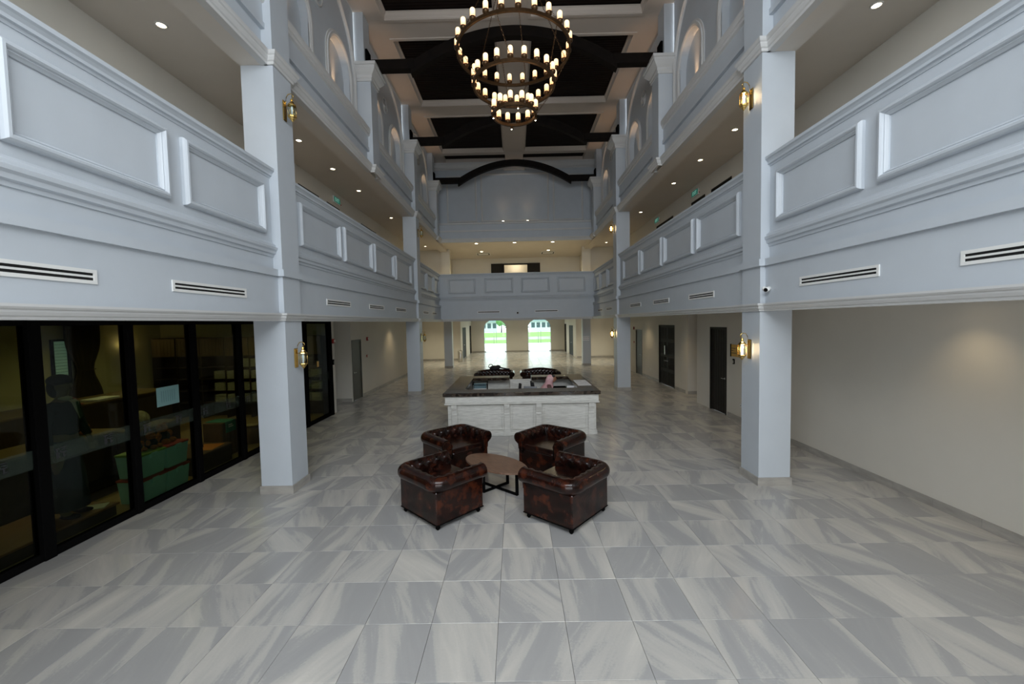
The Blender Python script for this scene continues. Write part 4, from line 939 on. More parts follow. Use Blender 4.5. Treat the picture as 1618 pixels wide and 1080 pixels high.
# ================================================================== buttoned leather seats
def chesterfield(name, loc, rz, Wd, D, lab, cat, group, cushions=1, hump=0.0):
    """front faces local -Y... seat opens toward +Y"""
    t = thing(name, loc, lab, cat, group, rz=rz)
    hw, hd = Wd / 2, D / 2
    ib = .078
    b = MB(); b.cbox(-hw + ib, hw - ib, -hd + ib, hd - .05, .075, .512, .014); b.build('base', leather, t)
    b = MB(); b.cbox(-hw + ib - .004, hw - ib + .004, -hd + ib - .004, hd - .046, .07, .082, .003); b.build('bottom_piping', blackm, t)
    # U-shaped roll: path of the roll centre
    rc = .115; cr_ = .13; px, py = hw - .095, hd - .095
    path = []
    nA, nC, nB = 22, 8, 26
    yf = hd - .04
    for k in range(nA): path.append((px, yf + (-(py - cr_) - yf) * k / nA, 1, 0))
    for k in range(nC): a = -PI / 2 * k / nC; path.append((px - cr_ + cr_ * math.cos(a), -(py - cr_) + cr_ * math.sin(a), math.cos(a), math.sin(a)))
    i1 = len(path) - nC // 2
    for k in range(nB): path.append((px - cr_ - 2 * (px - cr_) * k / nB, -py, 0, -1))
    for k in range(nC): a = -PI / 2 - PI / 2 * k / nC; path.append((-(px - cr_) + cr_ * math.cos(a), -(py - cr_) + cr_ * math.sin(a), math.cos(a), math.sin(a)))
    i2 = len(path) - nC // 2
    for k in range(nA + 1): path.append((-px, -(py - cr_) + (yf + (py - cr_)) * k / nA, -1, 0))
    s_ = [0]
    for k in range(1, len(path)): s_.append(s_[-1] + math.hypot(path[k][0] - path[k - 1][0], path[k][1] - path[k - 1][1]))
    Ltot = s_[-1]
    zc, rr = .60, .098
    prof = [(-.10, .34), (-.10, .38)]; nt_ = 9
    for k in range(1, nt_ + 1): prof.append((-.10 + .008 * math.sin(PI * k / nt_), .38 + (.575 - .38) * k / nt_))
    for k in range(17): a = R(168 - k * 14.6); prof.append((.006 + rr * math.cos(a), zc + rr * math.sin(a)))
    prof += [(.035, .50), (.012, .49), (.012, .40)]
    nb = round(Ltot / .145); rows_z = [.43, .50, .57]
    buttons = []
    for ri_, z in enumerate(rows_z):
        for k in range(nb + 1):
            q = (k + (.5 if ri_ % 2 else 0)) / nb * Ltot
            if .05 < q < Ltot - .05: buttons.append((q, z))
    for z_, kk in ((.655, 0),):
        for k in range(nb + 1):
            q = (k + .5) / nb * Ltot
            if .05 < q < Ltot - .05: buttons.append((q, z_))
    def disp(q, z, u):
        if z < .39 or z > .695 or u > .02: return 0
        st = Ltot / nb; a = q / st; c_ = (z - .43) / .14
        w_ = abs(math.cos(PI * (a + c_)) * math.cos(PI * (a - c_)))
        return .030 * (w_ ** .5) - .012
    def seg(i0, i1_, nm):
        v = []; f = []; n = len(prof)
        sub = []
        for i in range(i0, i1_):
            for h in (0, .5): sub.append((i + h))
        sub.append(i1_)
        for t_ in sub:
            i = int(t_); fr = t_ - i; j = min(i + 1, len(path) - 1)
            X, Y, nx, ny = [path[i][c] * (1 - fr) + path[j][c] * fr for c in range(4)]; q = s_[i] * (1 - fr) + s_[j] * fr
            hz = 0
            if hump and ny < -.3: hz = hump * max(0, math.cos(X / (px) * PI / 2)) ** 1.3
            for u, z in prof:
                d_ = disp(q, z, u); k_ = max(0, (z - .42) / .28)
                # push the tufts toward the sitter
                if u < -.06: uu, zz = u - d_, z
                else: uu, zz = u - d_ * .5, z + d_ * .6
                lim = -.128 if 0 < abs(nx) < 1 and 0 < abs(ny) < 1 else -9
                uu = max(uu, lim)
                v.append((X + nx * uu, Y + ny * uu, zz + hz * k_))
        m_ = len(sub)
        for a in range(m_ - 1):
            for c in range(n): f.append((a * n + c, (a + 1) * n + c, (a + 1) * n + (c + 1) % n, a * n + (c + 1) % n))
        b = MB(); b.add(v, f, True); b.add([v[k] for k in range(n)], [tuple(range(n))]); b.add([v[(m_ - 1) * n + k] for k in range(n)], [tuple(range(n - 1, -1, -1))])
        o = b.build(nm, leather, t)
        return o
    seg(0, i1, 'armrest'); seg(i1, i2, 'backrest'); seg(i2, len(path) - 1, 'armrest')
    # scroll fronts with nail heads
    for s in (-1, 1):
        b = MB(); X = s * px
        b.tube([(X + s * (.006 + .088 * math.cos(a)), yf + .004, zc + .088 * math.sin(a)) for a in [R(200 - k * 18) for k in range(15)]], .006, 6)
        b.tube([(X - s * .095, yf + .004, .56), (X - s * .095, yf + .004, .36)], .006, 6); b.build('piping', blackm, t)
        b = MB()
        for k in range(12): a = R(190 - k * 20); b.ball((X + s * (.006 + .076 * math.cos(a)), yf + .004, zc + .076 * math.sin(a)), .005, 6, 4)
        for k in range(6): b.ball((X - s * .08, yf + .004, .40 + k * .028), .005, 6, 4)
        b.build('nail_heads', bronze, t, kind='stuff')
    # seat cushions
    x0, x1 = -hw + .205, hw - .205; cwid = (x1 - x0) / cushions
    for k in range(cushions):
        v = []; f = []; N = 14; a0 = x0 + k * cwid + .004; a1 = a0 + cwid - .008; b0, b1 = -hd + .21, hd - .045
        for top in (1, 0):
            for i in range(N + 1):
                for j in range(N + 1):
                    u_, w_ = i / N, j / N; e = (max(0, 1 - abs(2 * u_ - 1) ** 6) * max(0, 1 - abs(2 * w_ - 1) ** 6)) ** .4
                    z = .435 + .045 * e + .015 * math.sin(PI * u_) * math.sin(PI * w_) if top else .40
                    v.append((a0 + (a1 - a0) * u_, b0 + (b1 - b0) * w_, z))
        M2 = (N + 1) ** 2
        for i in range(N):
            for j in range(N):
                q = i * (N + 1) + j; f.append((q, q + N + 1, q + N + 2, q + 1)); f.append((M2 + q, M2 + q + 1, M2 + q + N + 2, M2 + q + N + 1))
        for i in range(N):
            for a, c in ((i, i + 1), (N * (N + 1) + i, N * (N + 1) + i + 1)): f.append((a, c, M2 + c, M2 + a))
            for a, c in ((i * (N + 1), (i + 1) * (N + 1)), (i * (N + 1) + N, (i + 1) * (N + 1) + N)): f.append((a, c, M2 + c, M2 + a))
        b = MB(); b.add(v, f, True); b.build('seat_cushion', leather, t)
    # feet and buttons
    fm = MB(); fm.lathe([(.030, .075), (.032, .06), (.022, .05), (.030, .035), (.030, .022), (.018, .004), (.016, 0)], (0, 0, 0), 14); fme = fm.mesh('foot'); fme.materials.append(blackm)
    for sx in (-1, 1):
        for y in (-hd + ib + .05, hd - .11):
            o = bpy.data.objects.new('foot', fme); COL.objects.link(o); o.parent = t; o.location = (sx * (hw - ib - .05), y, 0)
    bm_ = MB(); bm_.ball((0, 0, 0), .012, 8, 6); bme = bm_.mesh('button'); bme.materials.append(btnm)
    for q, z in buttons:
        i = max(0, min(len(s_) - 2, next((k for k in range(len(s_) - 1) if s_[k + 1] >= q), 0))); fr = (q - s_[i]) / (s_[i + 1] - s_[i])
        X, Y, nx, ny = [path[i][c] * (1 - fr) + path[i + 1][c] * fr for c in range(4)]
        u = -.098 if z < .6 else -.075
        if hump and ny < -.3: zh = hump * max(0, math.cos(X / px * PI / 2)) ** 1.3 * max(0, (z - .42) / .28)
        else: zh = 0
        o = bpy.data.objects.new('button', bme); COL.objects.link(o); o.parent = t; o.location = (X + nx * u, Y + ny * u, z + zh)
    return t
G_ = 'oxblood leather club chairs round the oval table'
def face(deg): return R(deg - 90)
chesterfield('club_chair', (-1.205, 5.70, 0), face(46), 1.04, .93, 'oxblood leather club chair seen from behind, on the shopfront side of the oval table', 'armchair', G_)
chesterfield('club_chair', (.575, 5.56, 0), face(139), 1.06, .93, 'oxblood leather club chair seen from behind, on the cream wall side of the oval table', 'armchair', G_)
chesterfield('club_chair', (-1.26, 7.44, 0), face(-48), 1.06, .93, 'oxblood leather club chair facing out before the counter, on the shopfront side', 'armchair', G_)
chesterfield('club_chair', (.53, 7.30, 0), face(229), 1.06, .93, 'oxblood leather club chair facing out before the counter, on the cream wall side', 'armchair', G_)
chesterfield('leather_sofa', (-.98, 16.6, 0), R(180), 1.62, .92, 'dark leather two-seat sofa behind the counter with a black bag on it', 'sofa', 'leather sofas behind the counter', 2, .06)
chesterfield('leather_sofa', (.87, 16.6, 0), R(180), 1.62, .92, 'dark leather two-seat sofa behind the counter, the one without a bag', 'sofa', 'leather sofas behind the counter', 2, .08)
# bag on the sofa
t = thing('shoulder_bag', (-1.0, 16.95, .70), 'black bag with looped handle slumped on the back of the sofa', 'bag')
b = MB(); b.ball((0, 0, .09), .2, 16, 10, (1.05, .62, .55)); b.ball((.14, 0, .13), .12, 12, 8, (1, .8, .7)); b.build('body', clothblack, t)
b = MB(); b.tube([(-.16 + .085 * math.cos(a), -.02, .17 + .085 * math.sin(a)) for a in [2 * PI * k / 14 for k in range(14)]], .016, 6, closed=True); b.build('handle', clothblack, t)
b = MB(); b.tube([(.1, 0, .16), (.25, .02, .1), (.45, .03, .05), (.62, .0, .03)], .03, 6); b.build('strap', clothblack, t)

# ================================================================== coffee table
t = thing('coffee_table', (-.46, 6.50, 0), 'oval walnut coffee table on crossed black metal legs, between the club chairs', 'table', rz=R(-43))
b = MB(); n = 56; v = []
for z, k_ in ((.392, .985), (.396, 1.0), (.415, 1.0), (.42, .99)):
    for k in range(n):
        a = 2 * PI * k / n; v.append((.63 * k_ * math.cos(a), .335 * k_ * math.sin(a), z))
f = [tuple(range(n - 1, -1, -1)), tuple(3 * n + k for k in range(n))]
for r_ in range(3):
    for k in range(n): f.append((r_ * n + k, r_ * n + (k + 1) % n, (r_ + 1) * n + (k + 1) % n, (r_ + 1) * n + k))
b.add(v, f); b.build('table_top', tablewood, t)
for q, hl in ((R(2), .47), (R(86), .27)):
    for sgn in (-1, 1):
        b = MB(); b.cbox(sgn * (hl - .035), sgn * hl, -.022, .022, 0, .392, .003); o = b.build('leg', blackm, t); o.rotation_euler = (0, 0, q)
    b = MB(); b.cbox(-hl + .035, hl - .035, -.022, .022, 0, .03, .003); b.cbox(-hl + .035, hl - .035, -.022, .022, .362, .392, .003); o = b.build('cross_rail', blackm, t); o.rotation_euler = (0, 0, q); o.location = (0, 0, 0.0 if q < 1 else .0005)

# ================================================================== reception counter
rcx = .02
t = thing('reception_counter', (rcx, 9.5, 0), 'whitewashed timber reception counter with a dark marble top, behind the club chairs', 'counter')
HX = 1.76; YB = 12.42
b = MB(); b.box(-HX, HX, 9.56, 9.62, 0, .96); b.build('front_board', whitewood, t, world=False) if False else None
def cb(nm, m_, fn):
    b = MB(); fn(b); b.v = [(x, y - 9.5, z) for x, y, z in b.v]; return b.build(nm, m_, t)
cb('front_board', whitewood, lambda b: b.box(-HX, HX, 9.58, 9.64, 0, .96))
cb('side_board', whitewood, lambda b: b.box(-HX, -HX + .06, 9.64, YB, 0, .96))
cb('side_board', whitewood, lambda b: b.box(HX - .06, HX, 9.64, YB, 0, .96))
cb('rear_board', whitewood, lambda b: (b.box(-HX + .06, -.32, YB - .06, YB, 0, .96)))
cb('rear_board', whitewood, lambda b: (b.box(.32, HX - .06, YB - .06, YB, 0, .96)))
cb('gate', whitewood, lambda b: (b.cbox(-.31, .31, YB - .34, YB - .28, .05, .985, .006), b.cbox(-.25, .25, YB - .35, YB - .34, .12, .90, .004)))
cb('frieze', whitewood, lambda b: (b.cbox(-HX - .05, HX + .05, 9.50, 9.60, .80, .965, .008), b.cbox(-HX - .07, HX + .07, 9.475, 9.60, .765, .80, .01), b.box(-HX - .05, -HX, 9.6, YB, .80, .965), b.box(HX, HX + .05, 9.6, YB, .80, .965)))
cb('plinth', whitewood, lambda b: (b.cbox(-HX - .02, HX + .02, 9.54, 9.60, 0, .10, .008), b.box(-HX - .02, -HX, 9.6, YB, 0, .10), b.box(HX, HX + .02, 9.6, YB, 0, .10)))
pil = [-1.60, -.35, .40, 1.64]
for i, x in enumerate(pil):
    cb('pilaster', whitewood, lambda b: (b.cbox(x - .07, x + .07, 9.535, 9.60, 0, .77, .006), b.cbox(x - .085, x + .085, 9.52, 9.60, 0, .12, .006)))
    cb('corbel', whitewood, lambda b: b.prism_x([(9.6, .50), (9.515, .50), (9.51, .53), (9.52, .55), (9.505, .62), (9.475, .68), (9.47, .72), (9.465, .765), (9.6, .765)], x - .062, x + .062))
for a, c in ((-1.50, -.45), (-.25, .30), (.50, 1.54)):
    b = MB(); b.frame((a, c, .14, .73), [(0, 0), (0, .018), (.02, .022), (.035, .010), (.05, .008), (.05, 0)], lambda x, z, h: (x, 9.58 - 9.5 - h, z)); b.build('panel_moulding', whitewood, t)
for s in (-1, 1):
    b = MB(); b.frame((9.75, 10.95, .14, .73), [(0, 0), (0, .018), (.03, .02), (.05, 0)], lambda y, z, h: (s * (HX + h), y - 9.5, z)); b.build('panel_moulding', whitewood, t)
    b = MB(); b.frame((11.1, 12.3, .14, .73), [(0, 0), (0, .018), (.03, .02), (.05, 0)], lambda y, z, h: (s * (HX + h), y - 9.5, z)); b.build('panel_moulding', whitewood, t)
SX = 1.85
cb('marble_top', marble, lambda b: b.cbox(-SX, SX, 9.44, 9.98, .968, 1.05, .008))
cb('marble_top', marble, lambda b: b.cbox(-SX, -1.40, 9.981, 12.5, .968, 1.05, .006))
cb('marble_top', marble, lambda b: b.cbox(1.40, SX, 9.981, 12.5, .968, 1.05, .006))
cb('marble_top', marble, lambda b: b.cbox(-1.399, -.33, 12.02, 12.5, .968, 1.05, .006))
cb('marble_top', marble, lambda b: b.cbox(.33, 1.399, 12.02, 12.5, .968, 1.05, .006))
cb('work_shelf', whitewood, lambda b: (b.box(-1.7, 1.7, 9.64, 10.05, .70, .73), b.box(-1.7, -1.2, 10.05, 12.3, .70, .73), b.box(1.2, 1.7, 10.05, 12.3, .70, .73)))
# things on and in the counter
def papers(loc, w_, d_, rz, lab, lines=True):
    p = thing('paper_sheet', loc, lab, 'paper', rz=rz); b = MB(); b.cbox(-w_ / 2, w_ / 2, -d_ / 2, d_ / 2, 0, .004, .001); b.build('sheet', paperm, p)
    b = MB()
    for q, (a, c) in enumerate(((-.35, .1), (-.1, .35), (-.3, .4))): b.box(w_ * a, w_ * c, d_ * (.25 - .25 * q) - .012, d_ * (.25 - .25 * q) + .012, .004, .005)
    b.build('printed_lines', mat('grey_print', (.25, .25, .27), .8), p)
papers((1.64, 10.75, 1.05), .34, .95, 0, 'large white printed sheet lying on the cream wall end of the marble top')
papers((-1.45, 10.2, .73), .22, .5, .1, 'white sheet on the work shelf inside the counter, shopfront end', True)
t = thing('letter_rack', (-1.10, 11.15, .73), 'black wire rack holding a blue-grey folder and white sheets inside the counter', 'rack')
b = MB()
for x in (-.20, .20):
    b.tube([(x, -.12, 0), (x, -.12, .27), (x, .12, .32), (x, .12, 0)], .010, 6)
b.tube([(-.2, -.12, .27), (.2, -.12, .27)], .008, 6); b.tube([(-.2, .12, .32), (.2, .12, .32)], .008, 6); b.build('frame', blackm, t)
MB().cbox(-.17, .17, -.05, .10, .12, .29, .01).build('folder', mat('slate_blue', (.10, .17, .20), .5), t)
MB().cbox(-.18, .18, -.13, -.06, 0, .16, .006).build('sheets', paperm, t)
MB().box(-1.399, -1.201, 10.0, 12.0, .5, .501) and None
# two office chairs
def office_chair(loc, rz, m_, lab):
    t = thing('office_chair', loc, lab, 'chair', rz=rz)
    b = MB(); b.lathe([(.025, .06), (.025, .42)], (0, 0, 0), 10)
    for k in range(5): a = 2 * PI * k / 5; b.tube([(0, 0, .09), (.28 * math.cos(a), .28 * math.sin(a), .06)], [.025, .016], 6)
    b.build('pedestal', blackm, t)
    for k in range(5):
        a = 2 * PI * k / 5; MB().lathe([(.028, -.015), (.028, .015)], (.28 * math.cos(a), .28 * math.sin(a), .03), 10, axis='X').build('caster', blackm, t)
    MB().cbox(-.23, .23, -.22, .24, .43, .50, .03).build('seat', m_, t)
    b = MB(); n = 8; v = []; f = []
    for i in range(n + 1):
        for j in range(n + 1):
            u_, w_ = i / n * 2 - 1, j / n; r_ = .21 * (1 - .25 * max(0, w_ - .55) ** 1.2 * 2)
            v.append((u_ * r_, -.26 + .04 * u_ * u_ - .05 * w_, .60 + .42 * w_))
    m2 = len(v); v += [(x, y - .035, z) for x, y, z in v]
    for i in range(n):
        for j in range(n):
            q = i * (n + 1) + j; f += [(q, q + 1, q + n + 2, q + n + 1), (m2 + q, m2 + q + n + 1, m2 + q + n + 2, m2 + q + 1)]
        f += [(i * (n + 1), (i + 1) * (n + 1), m2 + (i + 1) * (n + 1), m2 + i * (n + 1)), (i * (n + 1) + n, m2 + i * (n + 1) + n, m2 + (i + 1) * (n + 1) + n, (i + 1) * (n + 1) + n), (i, m2 + i, m2 + i + 1, i + 1), (n * (n + 1) + i, n * (n + 1) + i + 1, m2 + n * (n + 1) + i + 1, m2 + n * (n + 1) + i)]
    b.add(v, f, True); b.build('backrest', m_, t)
    b = MB(); b.tube([(0, -.1, .44), (0, -.3, .46), (0, -.31, .70)], .018, 6); b.build('back_post', blackm, t)
    for s in (-1, 1):
        b = MB(); b.tube([(s * .24, .1, .46), (s * .28, .12, .60), (s * .28, .10, .70), (s * .28, -.02, .735), (s * .28, -.14, .70), (s * .25, -.16, .46)], .015, 8); b.build('armrest', blackm, t)
    return t
greyfab = mat('grey_mesh_fabric', (.22, .23, .25), .8, noise=.15, nscale=60)
office_chair((.36, 10.75, 0), R(-20), greyfab, 'grey office chair inside the counter next to the seated person')
office_chair((-.30, 10.9, 0), R(90), clothblack, 'black office chair inside the counter near the rack')
for i, (nm, lab, cat, loc, dims, m_) in enumerate([
    ('green_folder', 'green folder lying on the shelf beside the seated person', 'folder', (1.25, 11.75, .73), (.28, .22, .05), mat('green_card', (.10, .32, .20), .6)),
    ('black_printer', 'black desktop printer inside the counter at the cream wall end', 'printer', (1.10, 11.25, .73), (.36, .34, .14), blackm)]):
    t = thing(nm, loc, lab, cat); w_, d_, h_ = dims
    MB().cbox(-w_ / 2, w_ / 2, -d_ / 2, d_ / 2, 0, h_, .012).build('cover' if i == 0 else 'case', m_, t)
    if i == 0: MB().box(-w_ / 2 + .01, w_ / 2 + .004, -d_ / 2 + .004, d_ / 2 - .004, .012, h_ - .012).build('pages', paperm, t)
    else: MB().cbox(-.14, .14, -.20, -.17, .04, .10, .004).build('paper_tray', doorgrey, t)
t = thing('leaflet_stand', (1.32, 10.60, .73), 'small white leaflet stand with a purple print inside the counter', 'leaflet')
b = MB(); b.cbox(-.10, .10, -.005, .005, 0, .27, .002); b.build('leaflet', paperm, t)
b = MB(); b.cbox(-.055, .075, -.008, -.005, .04, .18, .001); b.build('purple_print', mat('purple_print', (.35, .18, .42), .6), t)
b = MB(); b.cbox(-.10, .10, -.01, .07, 0, .015, .004); b.build('foot', glassclear, t)

# ---- seated person in a pink headscarf
skinm = mat('skin', (.36, .17, .10), .55, noise=.05, nscale=8)
pinkm = mat('pink_scarf', (.55, .27, .31), .8, nscale=7, col2=(.72, .50, .50), bump=.3, bscale=12)
maroon = mat('maroon_print_blouse', (.07, .02, .035), .8, nscale=26, col2=(.26, .16, .13))
trous = mat('dark_trousers', (.02, .02, .025), .85, noise=.1)
P = thing('person', (.66, 11.35, 0), 'person in a pink headscarf and maroon patterned blouse seated inside the counter, head bent', 'person', rz=R(-82))
# facing +Y locally
J = [(0, 0, .545, .13), (0, .04, .64, .12), (0, .09, .78, .13), (0, .14, .88, .09), (0, .20, .95, .045), (0, .24, 1.00, .06), (0, .255, 1.07, .082), (0, .25, 1.13, .06),
     (.17, .13, .86, .055), (.23, .20, .68, .04), (.20, .40, .745, .032), (.19, .48, .75, .022),
     (-.17, .13, .86, .055), (-.23, .20, .68, .04), (-.20, .40, .745, .032), (-.19, .48, .75, .022),
     (.10, .02, .50, .085), (.12, .38, .50, .065), (.12, .42, .12, .04), (.12, .50, .045, .035), (-.10, .02, .50, .085), (-.12, .38, .50, .065), (-.12, .42, .12, .04), (-.12, .50, .045, .035)]
E_ = [(0, 1), (1, 2), (2, 3), (3, 4), (4, 5), (5, 6), (6, 7), (3, 8), (8, 9), (9, 10), (10, 11), (3, 12), (12, 13), (13, 14), (14, 15), (0, 16), (16, 17), (17, 18), (18, 19), (0, 20), (20, 21), (21, 22), (22, 23)]
skin('body', J, E_, skinm, P)
J2 = [(0, 0, .52, .15), (0, .04, .64, .14), (0, .09, .78, .15), (0, .14, .89, .10), (.17, .13, .865, .068), (.235, .20, .68, .055), (.21, .37, .74, .042), (-.17, .13, .865, .068), (-.235, .20, .68, .055), (-.21, .37, .74, .042)]
skin('blouse', J2, [(0, 1), (1, 2), (2, 3), (3, 4), (4, 5), (5, 6), (3, 7), (7, 8), (8, 9)], maroon, P)
J3 = [(0, 0, .50, .14), (.10, .03, .50, .10), (.12, .38, .505, .078), (.12, .42, .12, .06), (-.10, .03, .50, .10), (-.12, .38, .505, .078), (-.12, .42, .12, .06)]
skin('trousers', J3, [(0, 1), (1, 2), (2, 3), (0, 4), (4, 5), (5, 6)], trous, P)
b = MB()
for s in (-1, 1): b.ball((s * .12, .50, .04), .05, 10, 6, (.8, 2.2, .8))
b.build('shoes', blackm, P)
for s in (-1, 1):
    for k in range(4):
        skin('finger', [(s * (.165 + .018 * k), .485, .752, .011), (s * (.165 + .018 * k), .515, .757, .009), (s * (.165 + .018 * k), .54 - .005 * abs(k - 1), .748, .007)], [(0, 1), (1, 2)], skinm, P, sub=1)
    skin('thumb', [(s * .165, .455, .75, .011), (s * .145, .48, .752, .009), (s * .14, .505, .748, .007)], [(0, 1), (1, 2)], skinm, P, sub=1)
hc = Vector((0, .275, 1.08))
b = MB(); b.ball(tuple(hc), .092, 16, 12, (.86, 1.0, 1.15)); b.ball((0, .275 + .09, 1.07), .018, 8, 6, (.8, 1, 1.3)); b.build('face', skinm, P)
b = MB()
for s in (-1, 1): b.ball((s * .034, .275 + .083, 1.095), .009, 8, 6)
b.build('eyes', inkm, P); MB().ball((0, .275 + .083, 1.03), .02, 8, 6, (1.1, .5, .35)).build('mouth', mat('lips', (.30, .09, .08), .5), P)
b = MB(); b.ball((0, .195, 1.085), .112, 20, 14, (.95, 1.0, 1.02)); b.lathe([(.20, .78), (.185, .84), (.15, .90), (.118, .95), (.108, 1.0), (.109, 1.05), (.09, 1.09)], (0, .165, 0), 22); b.v = [(x, y - max(0, 1.0 - z) * .35, z) for x, y, z in b.v]; b.build('headscarf', pinkm, P)
MB().ball((0, .27, 1.15), .088, 14, 8, (.95, .80, .50)).build('under_cap', inkm, P)
office_chair((.63, 11.35, 0), R(-82), clothblack, 'black office chair the person in the pink headscarf sits on')

# ================================================================== the shop behind the tinted glass
shopwall = mat('shop_wall_paint', (.60, .55, .38), .7, noise=.03); plankm = mat('yellow_oak_floor', (.30, .20, .08), .45, nscale=5, stretch=(1, 9, 1), col2=(.42, .30, .13))
darkfix = mat('dark_walnut_fixture', (.022, .014, .008), .5, nscale=6, stretch=(1, 6, 1), col2=(.05, .03, .016))
sw_ = thing('wall_shop', (-8.3, 5, 0), kind='structure')
b = MB(); b.box(-11.2, -11, -5, 12.5, 0, 3.0); b.box(-11.2, -5.95, 12.4, 12.5, 0, 3.0); b.box(-11, -5.8, -5.0, -4.9, 0, 3.0); b.build('wall_panel', shopwall, sw_, world=True)
MB().box(-11, -5.8, -5, 12.4, 2.87, 2.97).build('ceiling_panel', shopwall, sw_, world=True)
fl = thing('floor_shop', (-8.3, 5, 0), kind='structure')
b = MB(); x = -11
while x < -5.8:
    y = -4.9 + random.random()
    b.box(x + .001, x + .139, -4.9, y, -.01, .012)
    while y < 12.3:
        y2 = min(y + 1.4, 12.4); b.box(x + .001, x + .139, y + .001, y2 - .001, -.01, .012); y = y2
    x += .14
b.build('floor_planks', plankm, fl, world=True, kind='stuff')
for k, (x, y) in enumerate([(-9.2, 2.5), (-8.0, 6.6), (-9.4, 9.6), (-7.4, 10.9), (-6.3, 7.6)]):  # out of view; last two added to brighten the shelving and the bins
    downlight((x, y, 2.865), f'{ordn(k)} unseen ceiling light added inside the shop', 60 if k < 3 else 45, 'shop ceiling lights', col=(1, .84, .45), ang=160, face=lampface2)
# platform along the glass
t = thing('display_platform', (-6.3, 4.0, 0), 'low dark display platform with wooden top behind the glass, under the mannequin', 'platform')
b = MB(); b.cbox(-6.75, -5.95, 1.0, 5.75, .012, .16, .004); b.build('base', darkfix, t, world=True)
b = MB(); b.cbox(-6.78, -5.92, .98, 5.78, .16, .19, .006); b.build('top_board', mat('orange_oak', (.22, .09, .03), .5, nscale=5, stretch=(5, 1, 1), col2=(.30, .14, .05)), t, world=True)
# mannequin
navy = mat('navy_blazer_cloth', (.018, .045, .06), .85, noise=.1, nscale=20); navy2 = mat('blue_skirt_cloth', (.014, .035, .06), .9)
manskin = mat('mannequin_finish', (.28, .22, .17), .5)
Mq = thing('mannequin', (-6.16, 5.33, .19), 'mannequin in dark blue school uniform with tie, plaid hem and dark cap behind the glass', 'mannequin', rz=R(-75)); Mq.scale = (1.08,) * 3
J = [(0, 0, .95, .12), (0, 0, 1.10, .11), (0, .01, 1.28, .13), (0, 0, 1.42, .09), (0, 0, 1.50, .045), (0, .01, 1.57, .055), (0, .015, 1.66, .08), (0, .01, 1.74, .06),
     (.18, 0, 1.40, .055), (.26, 0, 1.15, .04), (.30, .06, .92, .03), (.31, .08, .86, .025), (-.18, 0, 1.40, .055), (-.26, 0, 1.15, .04), (-.28, .08, .92, .03), (-.28, .10, .86, .025),
     (.09, 0, .88, .09), (.10, 0, .48, .06), (.10, 0, .08, .04), (.10, .10, .035, .035), (-.09, 0, .88, .09), (-.10, 0, .48, .06), (-.10, 0, .08, .04), (-.10, .10, .035, .035)]
skin('body', J, E_, manskin, Mq)
J2 = [(0, 0, 1.00, .15), (0, 0, 1.12, .135), (0, .01, 1.27, .15), (0, 0, 1.40, .11), (.18, 0, 1.395, .07), (.265, 0, 1.15, .055), (.30, .05, .95, .045), (-.18, 0, 1.395, .07), (-.265, 0, 1.15, .055), (-.285, .07, .95, .045)]
skin('blazer', J2, [(0, 1), (1, 2), (2, 3), (3, 4), (4, 5), (5, 6), (3, 7), (7, 8), (8, 9)], navy, Mq)
b = MB(); b.lathe([(.16, .98), (.18, .90), (.195, .80)], (0, 0, 0), 24); b.build('plaid_skirt', plaid, Mq)
b = MB(); b.lathe([(.13, .82), (.17, .5), (.19, .12), (.17, .11)], (0, 0, 0), 24); b.build('long_skirt', navy2, Mq)
b = MB(); b.add([(-.06, .135, 1.44), (.06, .135, 1.44), (0, .172, 1.22), (-.06, .10, 1.47), (.06, .10, 1.47)], [(0, 1, 2), (3, 4, 1, 0)]); b.ball((0, .03, 1.485), .07, 14, 6, (1.1, 1, .45)); b.build('shirt_collar', paperm, Mq)
b = MB(); b.add([(-.018, .150, 1.44), (.018, .150, 1.44), (.028, .185, 1.26), (0, .19, 1.23), (-.028, .185, 1.26)], [(0, 1, 2, 3, 4)]); b.build('tie', mat('teal_tie', (.06, .14, .14), .7), Mq)
b = MB(); b.ball((0, .015, 1.655), .088, 16, 12, (.86, .98, 1.2)); b.ball((0, .105, 1.645), .016, 8, 6, (.8, 1, 1.4)); b.build('head', manskin, Mq)
b = MB(); b.ball((0, -.01, 1.71), .105, 18, 10, (1.0, 1.15, .75)); b.ball((0, -.06, 1.62), .09, 14, 10, (1, .7, 1.4)); b.build('cap', clothblack, Mq)
b = MB()
for s in (-1, 1):
    b.ball((s * .034, .098, 1.675), .009, 8, 6); b.ball((0, .098, 1.61), .016, 8, 5, (1.1, .5, .35))
b.build('eyes', inkm, Mq)
for s in (-1, 1):
    xx = .31 if s > 0 else .28; yy = .08 if s > 0 else .10
    for k in range(4): skin('finger', [(s * xx, yy - .02 + k * .016, .86, .012), (s * xx, yy - .02 + k * .016, .80, .009), (s * (xx - .01), yy - .018 + k * .016, .765, .007)], [(0, 1), (1, 2)], manskin, Mq, sub=1)
    skin('thumb', [(s * xx, yy + .035, .875, .012), (s * (xx - .01), yy + .06, .84, .01), (s * (xx - .012), yy + .065, .81, .008)], [(0, 1), (1, 2)], manskin, Mq, sub=1)
b = MB()
for s in (-1, 1): b.ball((s * .10, .07, .035), .05, 10, 6, (.8, 2.2, .7))
b.build('shoes', blackm, Mq)
t = thing('paper_card', (-6.12, 5.60, .19), 'white card lying on the platform by the mannequin shoes', 'paper', rz=.5); MB().cbox(-.14, .14, -.10, .10, 0, .006, .001).build('sheet', paperm, t)
